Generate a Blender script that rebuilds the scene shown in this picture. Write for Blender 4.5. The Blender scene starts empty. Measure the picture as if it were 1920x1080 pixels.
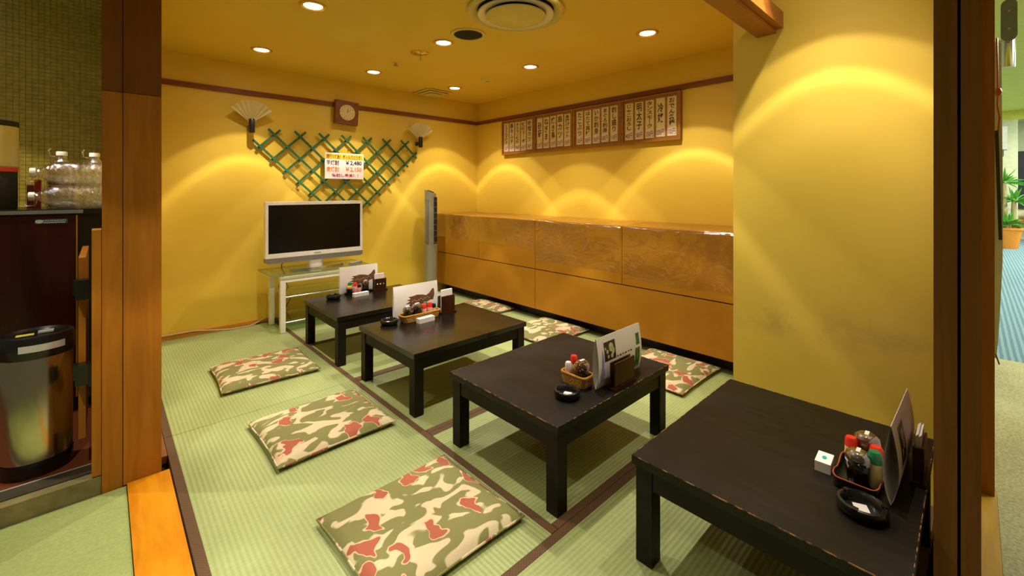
import bpy, bmesh, math, random
from mathutils import Vector, Matrix
random.seed(7)
SC = bpy.context.scene
COL = SC.collection
PI = math.pi

# ------------------------------------------------------------------ camera
F, TH, EYE = 815.0, math.atan2(767, 815), 1.2
cam_d = bpy.data.cameras.new('camera')
cam_d.sensor_fit = 'HORIZONTAL'
cam_d.sensor_width = 36.0
cam_d.lens = F / 1920 * 36.0
cam_d.shift_y = -(540 - 358) / 1920
cam_d.clip_start = 0.02
cam_o = bpy.data.objects.new('camera', cam_d)
COL.objects.link(cam_o)
cam_o.location = (0, 0, EYE)
cam_o.rotation_euler = (PI / 2, 0, -TH)
SC.camera = cam_o

# ------------------------------------------------------------------ world, exposure
w = bpy.data.worlds.new('world')
SC.world = w
w.use_nodes = True
bg = w.node_tree.nodes['Background']
bg.inputs['Color'].default_value = (1.0, 0.86, 0.50, 1)
bg.inputs['Strength'].default_value = 0.06
SC.view_settings.view_transform = 'Standard'
SC.view_settings.look = 'None'
SC.view_settings.gamma = 1
SC.view_settings.use_curve_mapping = False
SC.view_settings.exposure = 0.85
LAMP_W = 72.0            # power of one ceiling downlight
LAMP_COL = (1.0, 0.89, 0.76)

# room dimensions (metres)
XL, XR, YB, ZC = 0.18, 3.56, 4.45, 2.33
XP, YP = 2.30, 0.826     # projecting wall: face x, north end y


# ------------------------------------------------------------------ node helpers
def lin(r, g, b):
    f = lambda c: c / 12.92 if c <= 0.04045 else ((c + 0.055) / 1.055) ** 2.4
    return (f(r / 255), f(g / 255), f(b / 255), 1)


def new_mat(name):
    m = bpy.data.materials.new(name)
    m.use_nodes = True
    nt = m.node_tree
    p = nt.nodes['Principled BSDF']
    return m, nt, p


def node(nt, t, **kw):
    n = nt.nodes.new(t)
    for k, v in kw.items():
        if k in n.inputs:
            n.inputs[k].default_value = v
        else:
            setattr(n, k, v)
    return n


def coords(nt, scale=(1, 1, 1), kind='Object'):
    tc = nt.nodes.new('ShaderNodeTexCoord')
    mp = nt.nodes.new('ShaderNodeMapping')
    mp.inputs['Scale'].default_value = scale
    nt.links.new(tc.outputs[kind], mp.inputs['Vector'])
    return mp.outputs['Vector']


def ramp(nt, fac, stops, interp='LINEAR'):
    r = nt.nodes.new('ShaderNodeValToRGB')
    r.color_ramp.interpolation = interp
    e = r.color_ramp.elements
    while len(e) < len(stops):
        e.new(0.5)
    for i, (p, c) in enumerate(stops):
        e[i].position = p
        e[i].color = c if len(c) == 4 else (*c, 1)
    nt.links.new(fac, r.inputs['Fac'])
    return r.outputs['Color']


def bump(nt, p, h, strength=0.2, dist=0.01, sock='Normal'):
    b = nt.nodes.new('ShaderNodeBump')
    b.inputs['Strength'].default_value = strength
    b.inputs['Distance'].default_value = dist
    nt.links.new(h, b.inputs['Height'])
    nt.links.new(b.outputs['Normal'], p.inputs[sock])


def plain(name, col, rough=0.5, metal=0.0, coat=0.0, var=0.06, scale=14.0, bumpy=0.0, spec=0.5, emit=None):
    """uniform colour with a faint mottling so nothing is perfectly flat"""
    m, nt, p = new_mat(name)
    n = node(nt, 'ShaderNodeTexNoise', Scale=scale, Detail=4.0)
    nt.links.new(coords(nt), n.inputs['Vector'])
    a = tuple(c * (1 - var) for c in col[:3])
    b = tuple(min(1, c * (1 + var)) for c in col[:3])
    nt.links.new(ramp(nt, n.outputs['Fac'], [(0.3, a), (0.7, b)]), p.inputs['Base Color'])
    p.inputs['Roughness'].default_value = rough
    p.inputs['Metallic'].default_value = metal
    p.inputs['Coat Weight'].default_value = coat
    p.inputs['Specular IOR Level'].default_value = spec
    if bumpy:
        bump(nt, p, n.outputs['Fac'], bumpy, 0.004)
    if emit:
        p.inputs['Emission Color'].default_value = (*emit[:3], 1)
        p.inputs['Emission Strength'].default_value = emit[3]
    return m


def wood(name, c0, c1, rough=0.45, axis=2, scale=9.0, stretch=14.0, bumpy=0.08, coat=0.0):
    m, nt, p = new_mat(name)
    sc = [scale * 3] * 3
    sc[axis] = scale * 3 / stretch
    v = coords(nt, tuple(sc))
    n = node(nt, 'ShaderNodeTexNoise', Scale=1.0, Detail=6.0, Roughness=0.6, Distortion=0.6)
    nt.links.new(v, n.inputs['Vector'])
    nt.links.new(ramp(nt, n.outputs['Fac'], [(0.3, c0), (0.7, c1)]), p.inputs['Base Color'])
    p.inputs['Roughness'].default_value = rough
    p.inputs['Coat Weight'].default_value = coat
    p.inputs['Specular IOR Level'].default_value = 0.3
    bump(nt, p, n.outputs['Fac'], bumpy, 0.003)
    return m


def clear(name, tint=(1, 1, 1), gloss=0.2, rough=0.06, wrinkle=0.0, wscale=20.0):
    """thin clear plastic or glass: mostly transparent with a glossy film"""
    m = bpy.data.materials.new(name)
    m.use_nodes = True
    nt = m.node_tree
    nt.nodes.clear()
    o = nt.nodes.new('ShaderNodeOutputMaterial')
    t = node(nt, 'ShaderNodeBsdfTransparent')
    t.inputs['Color'].default_value = (*tint, 1)
    g = node(nt, 'ShaderNodeBsdfGlossy')
    g.inputs['Roughness'].default_value = rough
    g.inputs['Color'].default_value = (1, 1, 1, 1)
    mx = nt.nodes.new('ShaderNodeMixShader')
    lw = node(nt, 'ShaderNodeLayerWeight', Blend=0.35)
    ma = node(nt, 'ShaderNodeMath', operation='MULTIPLY_ADD')
    ma.inputs[1].default_value = gloss
    ma.inputs[2].default_value = gloss * 0.35
    nt.links.new(lw.outputs['Facing'], ma.inputs[0])
    nt.links.new(ma.outputs[0], mx.inputs['Fac'])
    nt.links.new(t.outputs[0], mx.inputs[1])
    nt.links.new(g.outputs[0], mx.inputs[2])
    nt.links.new(mx.outputs[0], o.inputs['Surface'])
    if wrinkle:
        n = node(nt, 'ShaderNodeTexNoise', Scale=wscale, Detail=4.0, Distortion=1.5)
        nt.links.new(coords(nt, (1, 0.5, 1)), n.inputs['Vector'])
        b = node(nt, 'ShaderNodeBump')
        b.inputs['Strength'].default_value = wrinkle
        b.inputs['Distance'].default_value = 0.02
        nt.links.new(n.outputs['Fac'], b.inputs['Height'])
        nt.links.new(b.outputs['Normal'], g.inputs['Normal'])
    return m


# ------------------------------------------------------------------ mesh helpers
def box(bm, x0, x1, y0, y1, z0, z1):
    vs = [bm.verts.new(p) for p in ((x0, y0, z0), (x1, y0, z0), (x1, y1, z0), (x0, y1, z0),
                                    (x0, y0, z1), (x1, y0, z1), (x1, y1, z1), (x0, y1, z1))]
    for f in ((0, 3, 2, 1), (4, 5, 6, 7), (0, 1, 5, 4), (1, 2, 6, 5), (2, 3, 7, 6), (3, 0, 4, 7)):
        bm.faces.new([vs[i] for i in f])


def frame_of(d):
    d = Vector(d).normalized()
    up = Vector((0, 0, 1)) if abs(d.z) < 0.9 else Vector((1, 0, 0))
    s = d.cross(up).normalized()
    return s, s.cross(d).normalized()


def bar(bm, p0, p1, wd, th, side):
    """rectangular bar from p0 to p1; 'side' is the thickness direction"""
    p0, p1, t = Vector(p0), Vector(p1), Vector(side).normalized()
    d = (p1 - p0).normalized()
    s = d.cross(t).normalized()
    q = []
    for p in (p0, p1):
        for a, b in ((-1, -1), (1, -1), (1, 1), (-1, 1)):
            q.append(bm.verts.new(p + s * a * wd / 2 + t * b * th / 2))
    for f in ((0, 1, 2, 3), (7, 6, 5, 4), (0, 4, 5, 1), (1, 5, 6, 2), (2, 6, 7, 3), (3, 7, 4, 0)):
        bm.faces.new([q[i] for i in f])


def tube(bm, pts, r, n=8, closed=False, caps=True):
    pts = [Vector(p) for p in pts]
    rs = r if isinstance(r, (list, tuple)) else [r] * len(pts)
    rings = []
    m = len(pts)
    s0 = None
    for i, p in enumerate(pts):
        a = pts[(i - 1) % m] if (closed or i > 0) else p
        b = pts[(i + 1) % m] if (closed or i < m - 1) else p
        d = (b - a).normalized()
        if s0 is None:
            s, u = frame_of(d)
        else:
            s = (s0 - d * s0.dot(d)).normalized()
            u = s.cross(d).normalized()
        s0 = s
        rings.append([bm.verts.new(p + (s * math.cos(2 * PI * k / n) + u * math.sin(2 * PI * k / n)) * rs[i]) for k in range(n)])
    for i in range(m if closed else m - 1):
        A, B = rings[i], rings[(i + 1) % m]
        for k in range(n):
            bm.faces.new((A[k], A[(k + 1) % n], B[(k + 1) % n], B[k]))
    if caps and not closed:
        bm.faces.new(rings[0][::-1])
        bm.faces.new(rings[-1])


def lathe(bm, prof, n=24, c=(0, 0), sx=1.0, sy=1.0):
    rings = []
    for r, z in prof:
        if r < 1e-6:
            rings.append([bm.verts.new((c[0], c[1], z))])
        else:
            rings.append([bm.verts.new((c[0] + sx * r * math.cos(2 * PI * k / n), c[1] + sy * r * math.sin(2 * PI * k / n), z)) for k in range(n)])
    for A, B in zip(rings, rings[1:]):
        if len(A) == 1 and len(B) == 1:
            continue
        for k in range(n):
            if len(A) == 1:
                bm.faces.new((A[0], B[k], B[(k + 1) % n]))
            elif len(B) == 1:
                bm.faces.new((A[k], A[(k + 1) % n], B[0]))
            else:
                bm.faces.new((A[k], A[(k + 1) % n], B[(k + 1) % n], B[k]))


def prism(bm, poly, axis, d0, d1):
    """poly in the two other axes, extruded along 'axis' from d0 to d1"""
    def pt(a, b, d):
        return {0: (d, a, b), 1: (a, d, b), 2: (a, b, d)}[axis]
    A = [bm.verts.new(pt(a, b, d0)) for a, b in poly]
    B = [bm.verts.new(pt(a, b, d1)) for a, b in poly]
    n = len(poly)
    bm.faces.new(A)
    bm.faces.new(B[::-1])
    for i in range(n):
        bm.faces.new((A[i], B[i], B[(i + 1) % n], A[(i + 1) % n]))


def obj(name, bm, m, parent=None, loc=(0, 0, 0), rot=(0, 0, 0), bevel=0.0, smooth=None, seg=2):
    if bevel:
        bmesh.ops.bevel(bm, geom=[e for e in bm.edges if len(e.link_faces) == 2 and e.calc_face_angle(0) > 0.5],
                        offset=bevel, segments=seg, affect='EDGES', profile=0.6, clamp_overlap=True)
    bmesh.ops.recalc_face_normals(bm, faces=bm.faces)
    me = bpy.data.meshes.new(name)
    bm.to_mesh(me)
    bm.free()
    if m:
        me.materials.append(m)
    if smooth is None:
        smooth = bool(bevel)
    if smooth:
        me.polygons.foreach_set('use_smooth', [True] * len(me.polygons))
        me.set_sharp_from_angle(angle=math.radians(40))
    o = bpy.data.objects.new(name, me)
    COL.objects.link(o)
    o.location = loc
    o.rotation_euler = rot
    if parent:
        o.parent = parent
    return o


def B(*args):
    bm = bmesh.new()
    for a in args:
        box(bm, *a)
    return bm


def tag(o, label=None, cat=None, group=None, kind=None):
    if label:
        o['label'] = label
    if cat:
        o['category'] = cat
    if group:
        o['group'] = group
    if kind:
        o['kind'] = kind
    return o


def thing(name, label, cat, loc=(0, 0, 0), rz=0.0, group=None):
    o = bpy.data.objects.new(name, None)
    o.empty_display_size = 0.05
    COL.objects.link(o)
    o.location = loc
    o.rotation_euler = (0, 0, rz)
    return tag(o, label, cat, group)


def struct(name, bm, m, label=None, **kw):
    o = obj(name, bm, m, **kw)
    tag(o, label, None, None, 'structure')
    return o


def struct_empty(name, label, loc=(0, 0, 0)):
    o = bpy.data.objects.new(name, None)
    COL.objects.link(o)
    o.location = loc
    return tag(o, label, None, None, 'structure')


def copy_tree(o, parent=None):
    c = o.copy()
    COL.objects.link(c)
    c.parent = parent
    for ch in list(o.children):
        copy_tree(ch, c)
    return c


BACK = (Vector((1, 0, 0)), Vector((0, 0, 1)))      # reading on a face that looks to -Y
SIDE = (Vector((0, -1, 0)), Vector((0, 0, 1)))     # reading on a face that looks to -X


def text(s, size, at, face, m, parent, name='lettering', bold=0.0, sx=1.0, line=1.0, fit=None, ax='CENTER'):
    cu = bpy.data.curves.new(name, 'FONT')
    cu.body = s
    cu.size = size
    cu.align_x = ax
    cu.align_y = 'CENTER'
    cu.space_line = line
    cu.offset = bold * size
    cu.resolution_u = 2
    t = bpy.data.objects.new(name, cu)
    COL.objects.link(t)
    bpy.context.view_layer.update()
    dg = bpy.context.evaluated_depsgraph_get()
    me = bpy.data.meshes.new_from_object(t.evaluated_get(dg))
    bpy.data.objects.remove(t)
    bpy.data.curves.remove(cu)
    xs = [v.co.x for v in me.vertices] or [0, 1]
    ys = [v.co.y for v in me.vertices] or [0, 1]
    cx, cy = (min(xs) + max(xs)) / 2, (min(ys) + max(ys)) / 2
    if ax == 'LEFT':
        cx = min(xs)
    kx, ky = sx, 1.0
    if fit:
        kx = fit[0] / max(1e-6, max(xs) - min(xs))
        ky = fit[1] / max(1e-6, max(ys) - min(ys))
    r, u = face
    for v in me.vertices:
        v.co = r * ((v.co.x - cx) * kx) + u * ((v.co.y - cy) * ky)
    me.materials.clear()
    me.materials.append(m)
    o = bpy.data.objects.new(name, me)
    COL.objects.link(o)
    o.location = at
    o.parent = parent
    return o


# ------------------------------------------------------------------ materials
def wall_mat():
    m, nt, p = new_mat('yellow plaster wallpaper')
    v = coords(nt)
    n = node(nt, 'ShaderNodeTexNoise', Scale=2.2, Detail=5.0)
    nt.links.new(v, n.inputs['Vector'])
    nt.links.new(ramp(nt, n.outputs['Fac'], [(0.3, (0.73, 0.50, 0.042)), (0.7, (0.77, 0.54, 0.062))]), p.inputs['Base Color'])
    p.inputs['Roughness'].default_value = 0.55
    f = node(nt, 'ShaderNodeTexNoise', Scale=180.0, Detail=3.0)
    nt.links.new(v, f.inputs['Vector'])
    bump(nt, p, f.outputs['Fac'], 0.12, 0.002)
    return m


def wall_stained_mat():
    m, nt, p = new_mat('yellow wallpaper with scuffs')
    v = coords(nt)
    n = node(nt, 'ShaderNodeTexNoise', Scale=2.2, Detail=5.0)
    nt.links.new(v, n.inputs['Vector'])
    base = ramp(nt, n.outputs['Fac'], [(0.3, (0.74, 0.53, 0.065)), (0.7, (0.78, 0.57, 0.090))])
    # band of greyish scuffing at seated shoulder height
    sx = nt.nodes.new('ShaderNodeSeparateXYZ')
    nt.links.new(v, sx.inputs[0])
    hgt = ramp(nt, sx.outputs['Z'], [(0.50, (0, 0, 0)), (0.57, (1, 1, 1)), (0.62, (1, 1, 1)), (0.72, (0, 0, 0))])
    s = node(nt, 'ShaderNodeTexNoise', Scale=7.0, Detail=6.0, Roughness=0.65)
    nt.links.new(v, s.inputs['Vector'])
    st = ramp(nt, s.outputs['Fac'], [(0.44, (0, 0, 0)), (0.70, (0.45, 0.45, 0.45))])
    mu = node(nt, 'ShaderNodeMath', operation='MULTIPLY')
    nt.links.new(hgt, mu.inputs[0])
    nt.links.new(st, mu.inputs[1])
    mx = node(nt, 'ShaderNodeMix', data_type='RGBA')
    nt.links.new(mu.outputs[0], mx.inputs[0])
    nt.links.new(base, mx.inputs[6])
    mx.inputs[7].default_value = (0.38, 0.27, 0.12, 1)
    nt.links.new(mx.outputs[2], p.inputs['Base Color'])
    p.inputs['Roughness'].default_value = 0.42
    return m


def tatami_mat_material():
    m, nt, p = new_mat('woven tatami rush')
    v = coords(nt)
    sp = nt.nodes.new('ShaderNodeSeparateXYZ')
    nt.links.new(v, sp.inputs[0])
    # rush ribs run along local X: profile is a rounded wave across Y
    ml = node(nt, 'ShaderNodeMath', operation='MULTIPLY')
    ml.inputs[1].default_value = 2 * PI / 0.0175
    nt.links.new(sp.outputs['Y'], ml.inputs[0])
    sn = node(nt, 'ShaderNodeMath', operation='SINE')
    nt.links.new(ml.outputs[0], sn.inputs[0])
    ab = node(nt, 'ShaderNodeMath', operation='MULTIPLY_ADD')
    ab.inputs[1].default_value = 0.5
    ab.inputs[2].default_value = 0.5
    nt.links.new(sn.outputs[0], ab.inputs[0])
    n = node(nt, 'ShaderNodeTexNoise', Scale=1.0, Detail=4.0)
    nt.links.new(coords(nt, (260, 24, 24)), n.inputs['Vector'])
    big = node(nt, 'ShaderNodeTexNoise', Scale=3.0, Detail=3.0)
    nt.links.new(v, big.inputs['Vector'])
    c1 = ramp(nt, n.outputs['Fac'], [(0.25, (0.29, 0.345, 0.125)), (0.75, (0.38, 0.445, 0.185))])
    c2 = ramp(nt, big.outputs['Fac'], [(0.3, (0.90, 0.93, 0.88)), (0.7, (1, 1, 1))])
    rb = ramp(nt, ab.outputs[0], [(0.0, (0.84, 0.85, 0.80)), (0.8, (1, 1, 1))])
    for k, c in enumerate((c2, rb)):
        mx = node(nt, 'ShaderNodeMix', data_type='RGBA', blend_type='MULTIPLY')
        mx.inputs[0].default_value = 1
        nt.links.new(c1, mx.inputs[6])
        nt.links.new(c, mx.inputs[7])
        c1 = mx.outputs[2]
    nt.links.new(c1, p.inputs['Base Color'])
    p.inputs['Roughness'].default_value = 0.5
    bump(nt, p, ab.outputs[0], 0.55, 0.0030)
    return m


def heri_mat():
    m, nt, p = new_mat('brown woven border cloth')
    ch = node(nt, 'ShaderNodeTexChecker', Scale=160.0)
    nt.links.new(coords(nt), ch.inputs['Vector'])
    ch.inputs['Color1'].default_value = (0.075, 0.035, 0.010, 1)
    ch.inputs['Color2'].default_value = (0.115, 0.058, 0.018, 1)
    nt.links.new(ch.outputs['Color'], p.inputs['Base Color'])
    p.inputs['Roughness'].default_value = 0.8
    return m


def cushion_mat():
    m, nt, p = new_mat('camouflage printed cotton')
    tc = nt.nodes.new('ShaderNodeTexCoord')
    oi = nt.nodes.new('ShaderNodeObjectInfo')
    sc = node(nt, 'ShaderNodeVectorMath', operation='SCALE')
    cb = nt.nodes.new('ShaderNodeCombineXYZ')
    nt.links.new(oi.outputs['Random'], cb.inputs[0])
    nt.links.new(oi.outputs['Random'], cb.inputs[1])
    nt.links.new(cb.outputs[0], sc.inputs[0])
    sc.inputs['Scale'].default_value = 13.0
    flat = node(nt, 'ShaderNodeVectorMath', operation='MULTIPLY')
    flat.inputs[1].default_value = (1, 1, 0)
    nt.links.new(tc.outputs['Object'], flat.inputs[0])
    ad = node(nt, 'ShaderNodeVectorMath', operation='ADD')
    nt.links.new(flat.outputs[0], ad.inputs[0])
    nt.links.new(sc.outputs[0], ad.inputs[1])
    mp = node(nt, 'ShaderNodeMapping')
    mp.inputs['Rotation'].default_value = (0, 0, 0.5)
    mp.inputs['Scale'].default_value = (8.5, 15.0, 1)
    nt.links.new(ad.outputs[0], mp.inputs[0])
    n = node(nt, 'ShaderNodeTexNoise', Scale=1.0, Detail=1.2, Roughness=0.4, Distortion=0.9)
    nt.links.new(mp.outputs[0], n.inputs['Vector'])
    cream, olive, red = (0.54, 0.45, 0.27), (0.175, 0.170, 0.052), (0.33, 0.085, 0.045)
    base = ramp(nt, n.outputs['Fac'], [(0.515, olive), (0.545, cream)])
    # separate red blots with a cream outline
    wob = node(nt, 'ShaderNodeTexNoise', Scale=14.0, Detail=1.0)
    nt.links.new(ad.outputs[0], wob.inputs['Vector'])
    wsc = node(nt, 'ShaderNodeVectorMath', operation='SCALE')
    wsc.inputs['Scale'].default_value = 0.13
    nt.links.new(wob.outputs['Color'], wsc.inputs[0])
    wad = node(nt, 'ShaderNodeVectorMath', operation='ADD')
    nt.links.new(ad.outputs[0], wad.inputs[0])
    nt.links.new(wsc.outputs[0], wad.inputs[1])
    mp2 = node(nt, 'ShaderNodeMapping')
    mp2.inputs['Rotation'].default_value = (0, 0, 0.9)
    mp2.inputs['Scale'].default_value = (11.5, 6.6, 1)
    nt.links.new(wad.outputs[0], mp2.inputs[0])
    vo = node(nt, 'ShaderNodeTexVoronoi', voronoi_dimensions='2D', Scale=1.0, Randomness=0.75)
    nt.links.new(mp2.outputs[0], vo.inputs['Vector'])
    sp = nt.nodes.new('ShaderNodeSeparateColor')
    nt.links.new(vo.outputs['Color'], sp.inputs[0])
    pick = node(nt, 'ShaderNodeMath', operation='GREATER_THAN')
    pick.inputs[1].default_value = 0.50
    nt.links.new(sp.outputs[0], pick.inputs[0])

    def mask(th):
        l = node(nt, 'ShaderNodeMath', operation='LESS_THAN')
        l.inputs[1].default_value = th
        nt.links.new(vo.outputs['Distance'], l.inputs[0])
        mu = node(nt, 'ShaderNodeMath', operation='MULTIPLY')
        nt.links.new(l.outputs[0], mu.inputs[0])
        nt.links.new(pick.outputs[0], mu.inputs[1])
        return mu.outputs[0]
    for th, c in ((0.335, (0.58, 0.40, 0.21)), (0.29, red)):
        mx = node(nt, 'ShaderNodeMix', data_type='RGBA')
        nt.links.new(mask(th), mx.inputs[0])
        nt.links.new(base, mx.inputs[6])
        mx.inputs[7].default_value = (*c, 1)
        base = mx.outputs[2]
    nt.links.new(base, p.inputs['Base Color'])
    p.inputs['Roughness'].default_value = 0.85
    wv = node(nt, 'ShaderNodeTexNoise', Scale=1.0, Detail=2.0)
    nt.links.new(coords(nt, (60, 500, 60)), wv.inputs['Vector'])
    bump(nt, p, wv.outputs['Fac'], 0.25, 0.002)
    return m


def lacquer_mat(name, rough, wear, spec=0.5, edges=False):
    m, nt, p = new_mat(name)
    n = node(nt, 'ShaderNodeTexNoise', Scale=1.0, Detail=6.0, Distortion=0.5)
    nt.links.new(coords(nt, (60, 5, 60)), n.inputs['Vector'])
    base = ramp(nt, n.outputs['Fac'], [(0.3, (0.003, 0.0022, 0.0012)), (0.75, (0.010, 0.007, 0.004))])
    if edges:      # lacquer rubbed through to bare wood along the bevelled edges
        sx = nt.nodes.new('ShaderNodeSeparateXYZ')
        av = node(nt, 'ShaderNodeVectorMath', operation='ABSOLUTE')
        nt.links.new(coords(nt), av.inputs[0])
        nt.links.new(av.outputs[0], sx.inputs[0])
        ms = []
        for ax, lim in (('X', 0.4152), ('Y', 0.3337)):
            gt_ = node(nt, 'ShaderNodeMath', operation='GREATER_THAN')
            gt_.inputs[1].default_value = lim
            nt.links.new(sx.outputs[ax], gt_.inputs[0])
            ms.append(gt_)
        orr = node(nt, 'ShaderNodeMath', operation='MAXIMUM')
        nt.links.new(ms[0].outputs[0], orr.inputs[0])
        nt.links.new(ms[1].outputs[0], orr.inputs[1])
        tz = node(nt, 'ShaderNodeMath', operation='GREATER_THAN')
        tz.inputs[1].default_value = 0.3375
        nt.links.new(sx.outputs['Z'], tz.inputs[0])
        an = node(nt, 'ShaderNodeMath', operation='MULTIPLY')
        nt.links.new(orr.outputs[0], an.inputs[0])
        nt.links.new(tz.outputs[0], an.inputs[1])
        pt = an.outputs[0]
        en = node(nt, 'ShaderNodeTexNoise', Scale=38.0, Detail=4.0)
        nt.links.new(coords(nt), en.inputs['Vector'])
        er = ramp(nt, en.outputs['Fac'], [(0.46, (0, 0, 0)), (0.58, (1, 1, 1))])
        mu = node(nt, 'ShaderNodeMath', operation='MULTIPLY')
        nt.links.new(pt, mu.inputs[0])
        nt.links.new(er, mu.inputs[1])
        mx = node(nt, 'ShaderNodeMix', data_type='RGBA')
        nt.links.new(mu.outputs[0], mx.inputs[0])
        nt.links.new(base, mx.inputs[6])
        mx.inputs[7].default_value = (0.30, 0.14, 0.05, 1)
        base = mx.outputs[2]
    nt.links.new(base, p.inputs['Base Color'])
    b = node(nt, 'ShaderNodeTexNoise', Scale=5.0, Detail=4.0)
    nt.links.new(coords(nt), b.inputs['Vector'])
    r0 = rough
    nt.links.new(ramp(nt, b.outputs['Fac'], [(0.3, (r0, r0, r0)), (0.75, (r0 + wear, r0 + wear, r0 + wear))]), p.inputs['Roughness'])
    bump(nt, p, n.outputs['Fac'], 0.06, 0.002)
    p.inputs['Specular IOR Level'].default_value = spec
    return m


def leather_mat():
    m, nt, p = new_mat('tan vinyl leather')
    v = coords(nt)
    n = node(nt, 'ShaderNodeTexNoise', Scale=3.0, Detail=4.0)
    nt.links.new(v, n.inputs['Vector'])
    nt.links.new(ramp(nt, n.outputs['Fac'], [(0.3, (0.35, 0.150, 0.006)), (0.7, (0.42, 0.185, 0.010))]), p.inputs['Base Color'])
    p.inputs['Roughness'].default_value = 0.52
    p.inputs['Specular IOR Level'].default_value = 0.25
    g = node(nt, 'ShaderNodeTexVoronoi', Scale=420.0)
    nt.links.new(v, g.inputs['Vector'])
    bump(nt, p, g.outputs['Distance'], 0.12, 0.001)
    return m


def carpet_mat(name, a, b, stripes=False):
    m, nt, p = new_mat(name)
    v = coords(nt)
    n = node(nt, 'ShaderNodeTexNoise', Scale=90.0, Detail=4.0)
    nt.links.new(v, n.inputs['Vector'])
    big = node(nt, 'ShaderNodeTexNoise', Scale=1.5, Detail=4.0)
    nt.links.new(v, big.inputs['Vector'])
    ad = node(nt, 'ShaderNodeMath', operation='ADD')
    ad.inputs[1].default_value = -0.5
    nt.links.new(big.outputs['Fac'], ad.inputs[0])
    ad2 = node(nt, 'ShaderNodeMath', operation='ADD')
    nt.links.new(ad.outputs[0], ad2.inputs[0])
    nt.links.new(n.outputs['Fac'], ad2.inputs[1])
    fac = ad2.outputs[0]
    if stripes:
        wv = node(nt, 'ShaderNodeTexWave', Scale=9.0, Distortion=0.8, bands_direction='Y')
        nt.links.new(v, wv.inputs['Vector'])
        fac = wv.outputs['Fac']
    nt.links.new(ramp(nt, fac, [(0.3, a), (0.7, b)]), p.inputs['Base Color'])
    p.inputs['Roughness'].default_value = 0.9
    bump(nt, p, n.outputs['Fac'], 0.5, 0.006)
    return m


M = {}
M['wall'] = wall_mat()
M['wall2'] = wall_stained_mat()
M['tatami'] = tatami_mat_material()
M['heri'] = heri_mat()
M['camo'] = cushion_mat()
M['camo_under'] = plain('dark olive cushion backing', (0.07, 0.075, 0.02), 0.9)
M['lacq'] = lacquer_mat('black stained wood, polished', 0.20, 0.10)
M['lacq_dull'] = lacquer_mat('black stained wood, worn', 0.36, 0.14, 0.26, True)
M['leg'] = lacquer_mat('black stained leg wood', 0.45, 0.1, 0.22)
M['leather'] = leather_mat()
M['film'] = clear('clear protective film', (0.97, 0.96, 0.93), 0.30, 0.14, 0.7, 9.0)
M['seam'] = plain('dark seam', (0.03, 0.014, 0.004), 0.8)
M['toe'] = plain('dark brown plinth', (0.022, 0.012, 0.006), 0.5)
M['rail'] = wood('reddish brown rail wood', (0.16, 0.048, 0.010), (0.23, 0.075, 0.016), 0.5, 0)
M['rail_y'] = wood('reddish brown rail wood lengthwise', (0.16, 0.048, 0.010), (0.23, 0.075, 0.016), 0.5, 1)
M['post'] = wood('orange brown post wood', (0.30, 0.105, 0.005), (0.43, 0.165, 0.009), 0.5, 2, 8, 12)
M['post_dark'] = wood('dark post wood', (0.14, 0.045, 0.003), (0.19, 0.064, 0.005), 0.55, 2, 8, 12)
M['sill'] = wood('worn orange sill wood', (0.52, 0.18, 0.004), (0.75, 0.30, 0.008), 0.34, 1, 7, 6, 0.12)
M['sill_x'] = wood('worn yellow sill wood', (0.46, 0.24, 0.02), (0.60, 0.34, 0.035), 0.35, 0, 7, 8)
M['base'] = wood('orange baseboard wood', (0.48, 0.20, 0.02), (0.62, 0.28, 0.035), 0.4, 0)
M['door'] = wood('dark brown door stile', (0.17, 0.072, 0.014), (0.24, 0.105, 0.022), 0.5, 2, 16, 20, 0.25)
M['beam'] = wood('brown lintel wood', (0.25, 0.085, 0.012), (0.36, 0.135, 0.02), 0.42, 0)
M['white'] = plain('white enamel', (0.80, 0.78, 0.74), 0.35)
M['paper'] = plain('white paper', (0.82, 0.79, 0.76), 0.6, var=0.02)
M['black'] = plain('black plastic', (0.008, 0.008, 0.008), 0.25)
M['black_matte'] = plain('matte black', (0.012, 0.011, 0.01), 0.7)
M['dark'] = plain('void dark', (0.01, 0.008, 0.005), 0.9)
M['chrome'] = plain('chrome metal', (0.75, 0.75, 0.74), 0.16, 1.0)
M['steel'] = plain('brushed steel', (0.58, 0.52, 0.40), 0.20, 1.0, var=0.03, scale=60)
M['silver'] = plain('silver painted metal', (0.62, 0.62, 0.58), 0.32, 0.35)
M['fanbody'] = plain('greenish grey fan plastic', (0.27, 0.27, 0.20), 0.35)
M['grey'] = plain('grey plastic', (0.17, 0.16, 0.14), 0.4)
M['screen'] = plain('black glass screen', (0.002, 0.002, 0.002), 0.22, spec=0.25)
M['glass'] = clear('greenish table glass', (0.80, 0.90, 0.78), 0.5, 0.03)
M['glass_edge'] = plain('green glass edge', (0.16, 0.30, 0.19), 0.15)
M['pet'] = clear('clear bottle plastic', (0.93, 0.91, 0.84), 0.55, 0.08, 0.5, 40)
M['amber'] = clear('amber glass', (0.75, 0.30, 0.06), 0.5, 0.05)
M['soy'] = plain('soy sauce', (0.010, 0.004, 0.002), 0.12, coat=0.5)
M['tea'] = plain('dark liquor', (0.07, 0.015, 0.006), 0.15)
M['smoke'] = clear('smoky plastic lid', (0.30, 0.22, 0.16), 0.6, 0.06)
M['red'] = plain('red plastic cap', (0.72, 0.03, 0.012), 0.35)
M['greencap'] = plain('green plastic cap', (0.01, 0.19, 0.07), 0.35)
M['sesame'] = plain('sesame and pepper', (0.48, 0.27, 0.055), 0.8, var=0.35, scale=300)
M['salt'] = plain('pale spice powder', (0.50, 0.42, 0.16), 0.6)
M['labelred'] = plain('pink bottle label', (0.70, 0.30, 0.26), 0.5, var=0.4, scale=120)
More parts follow.
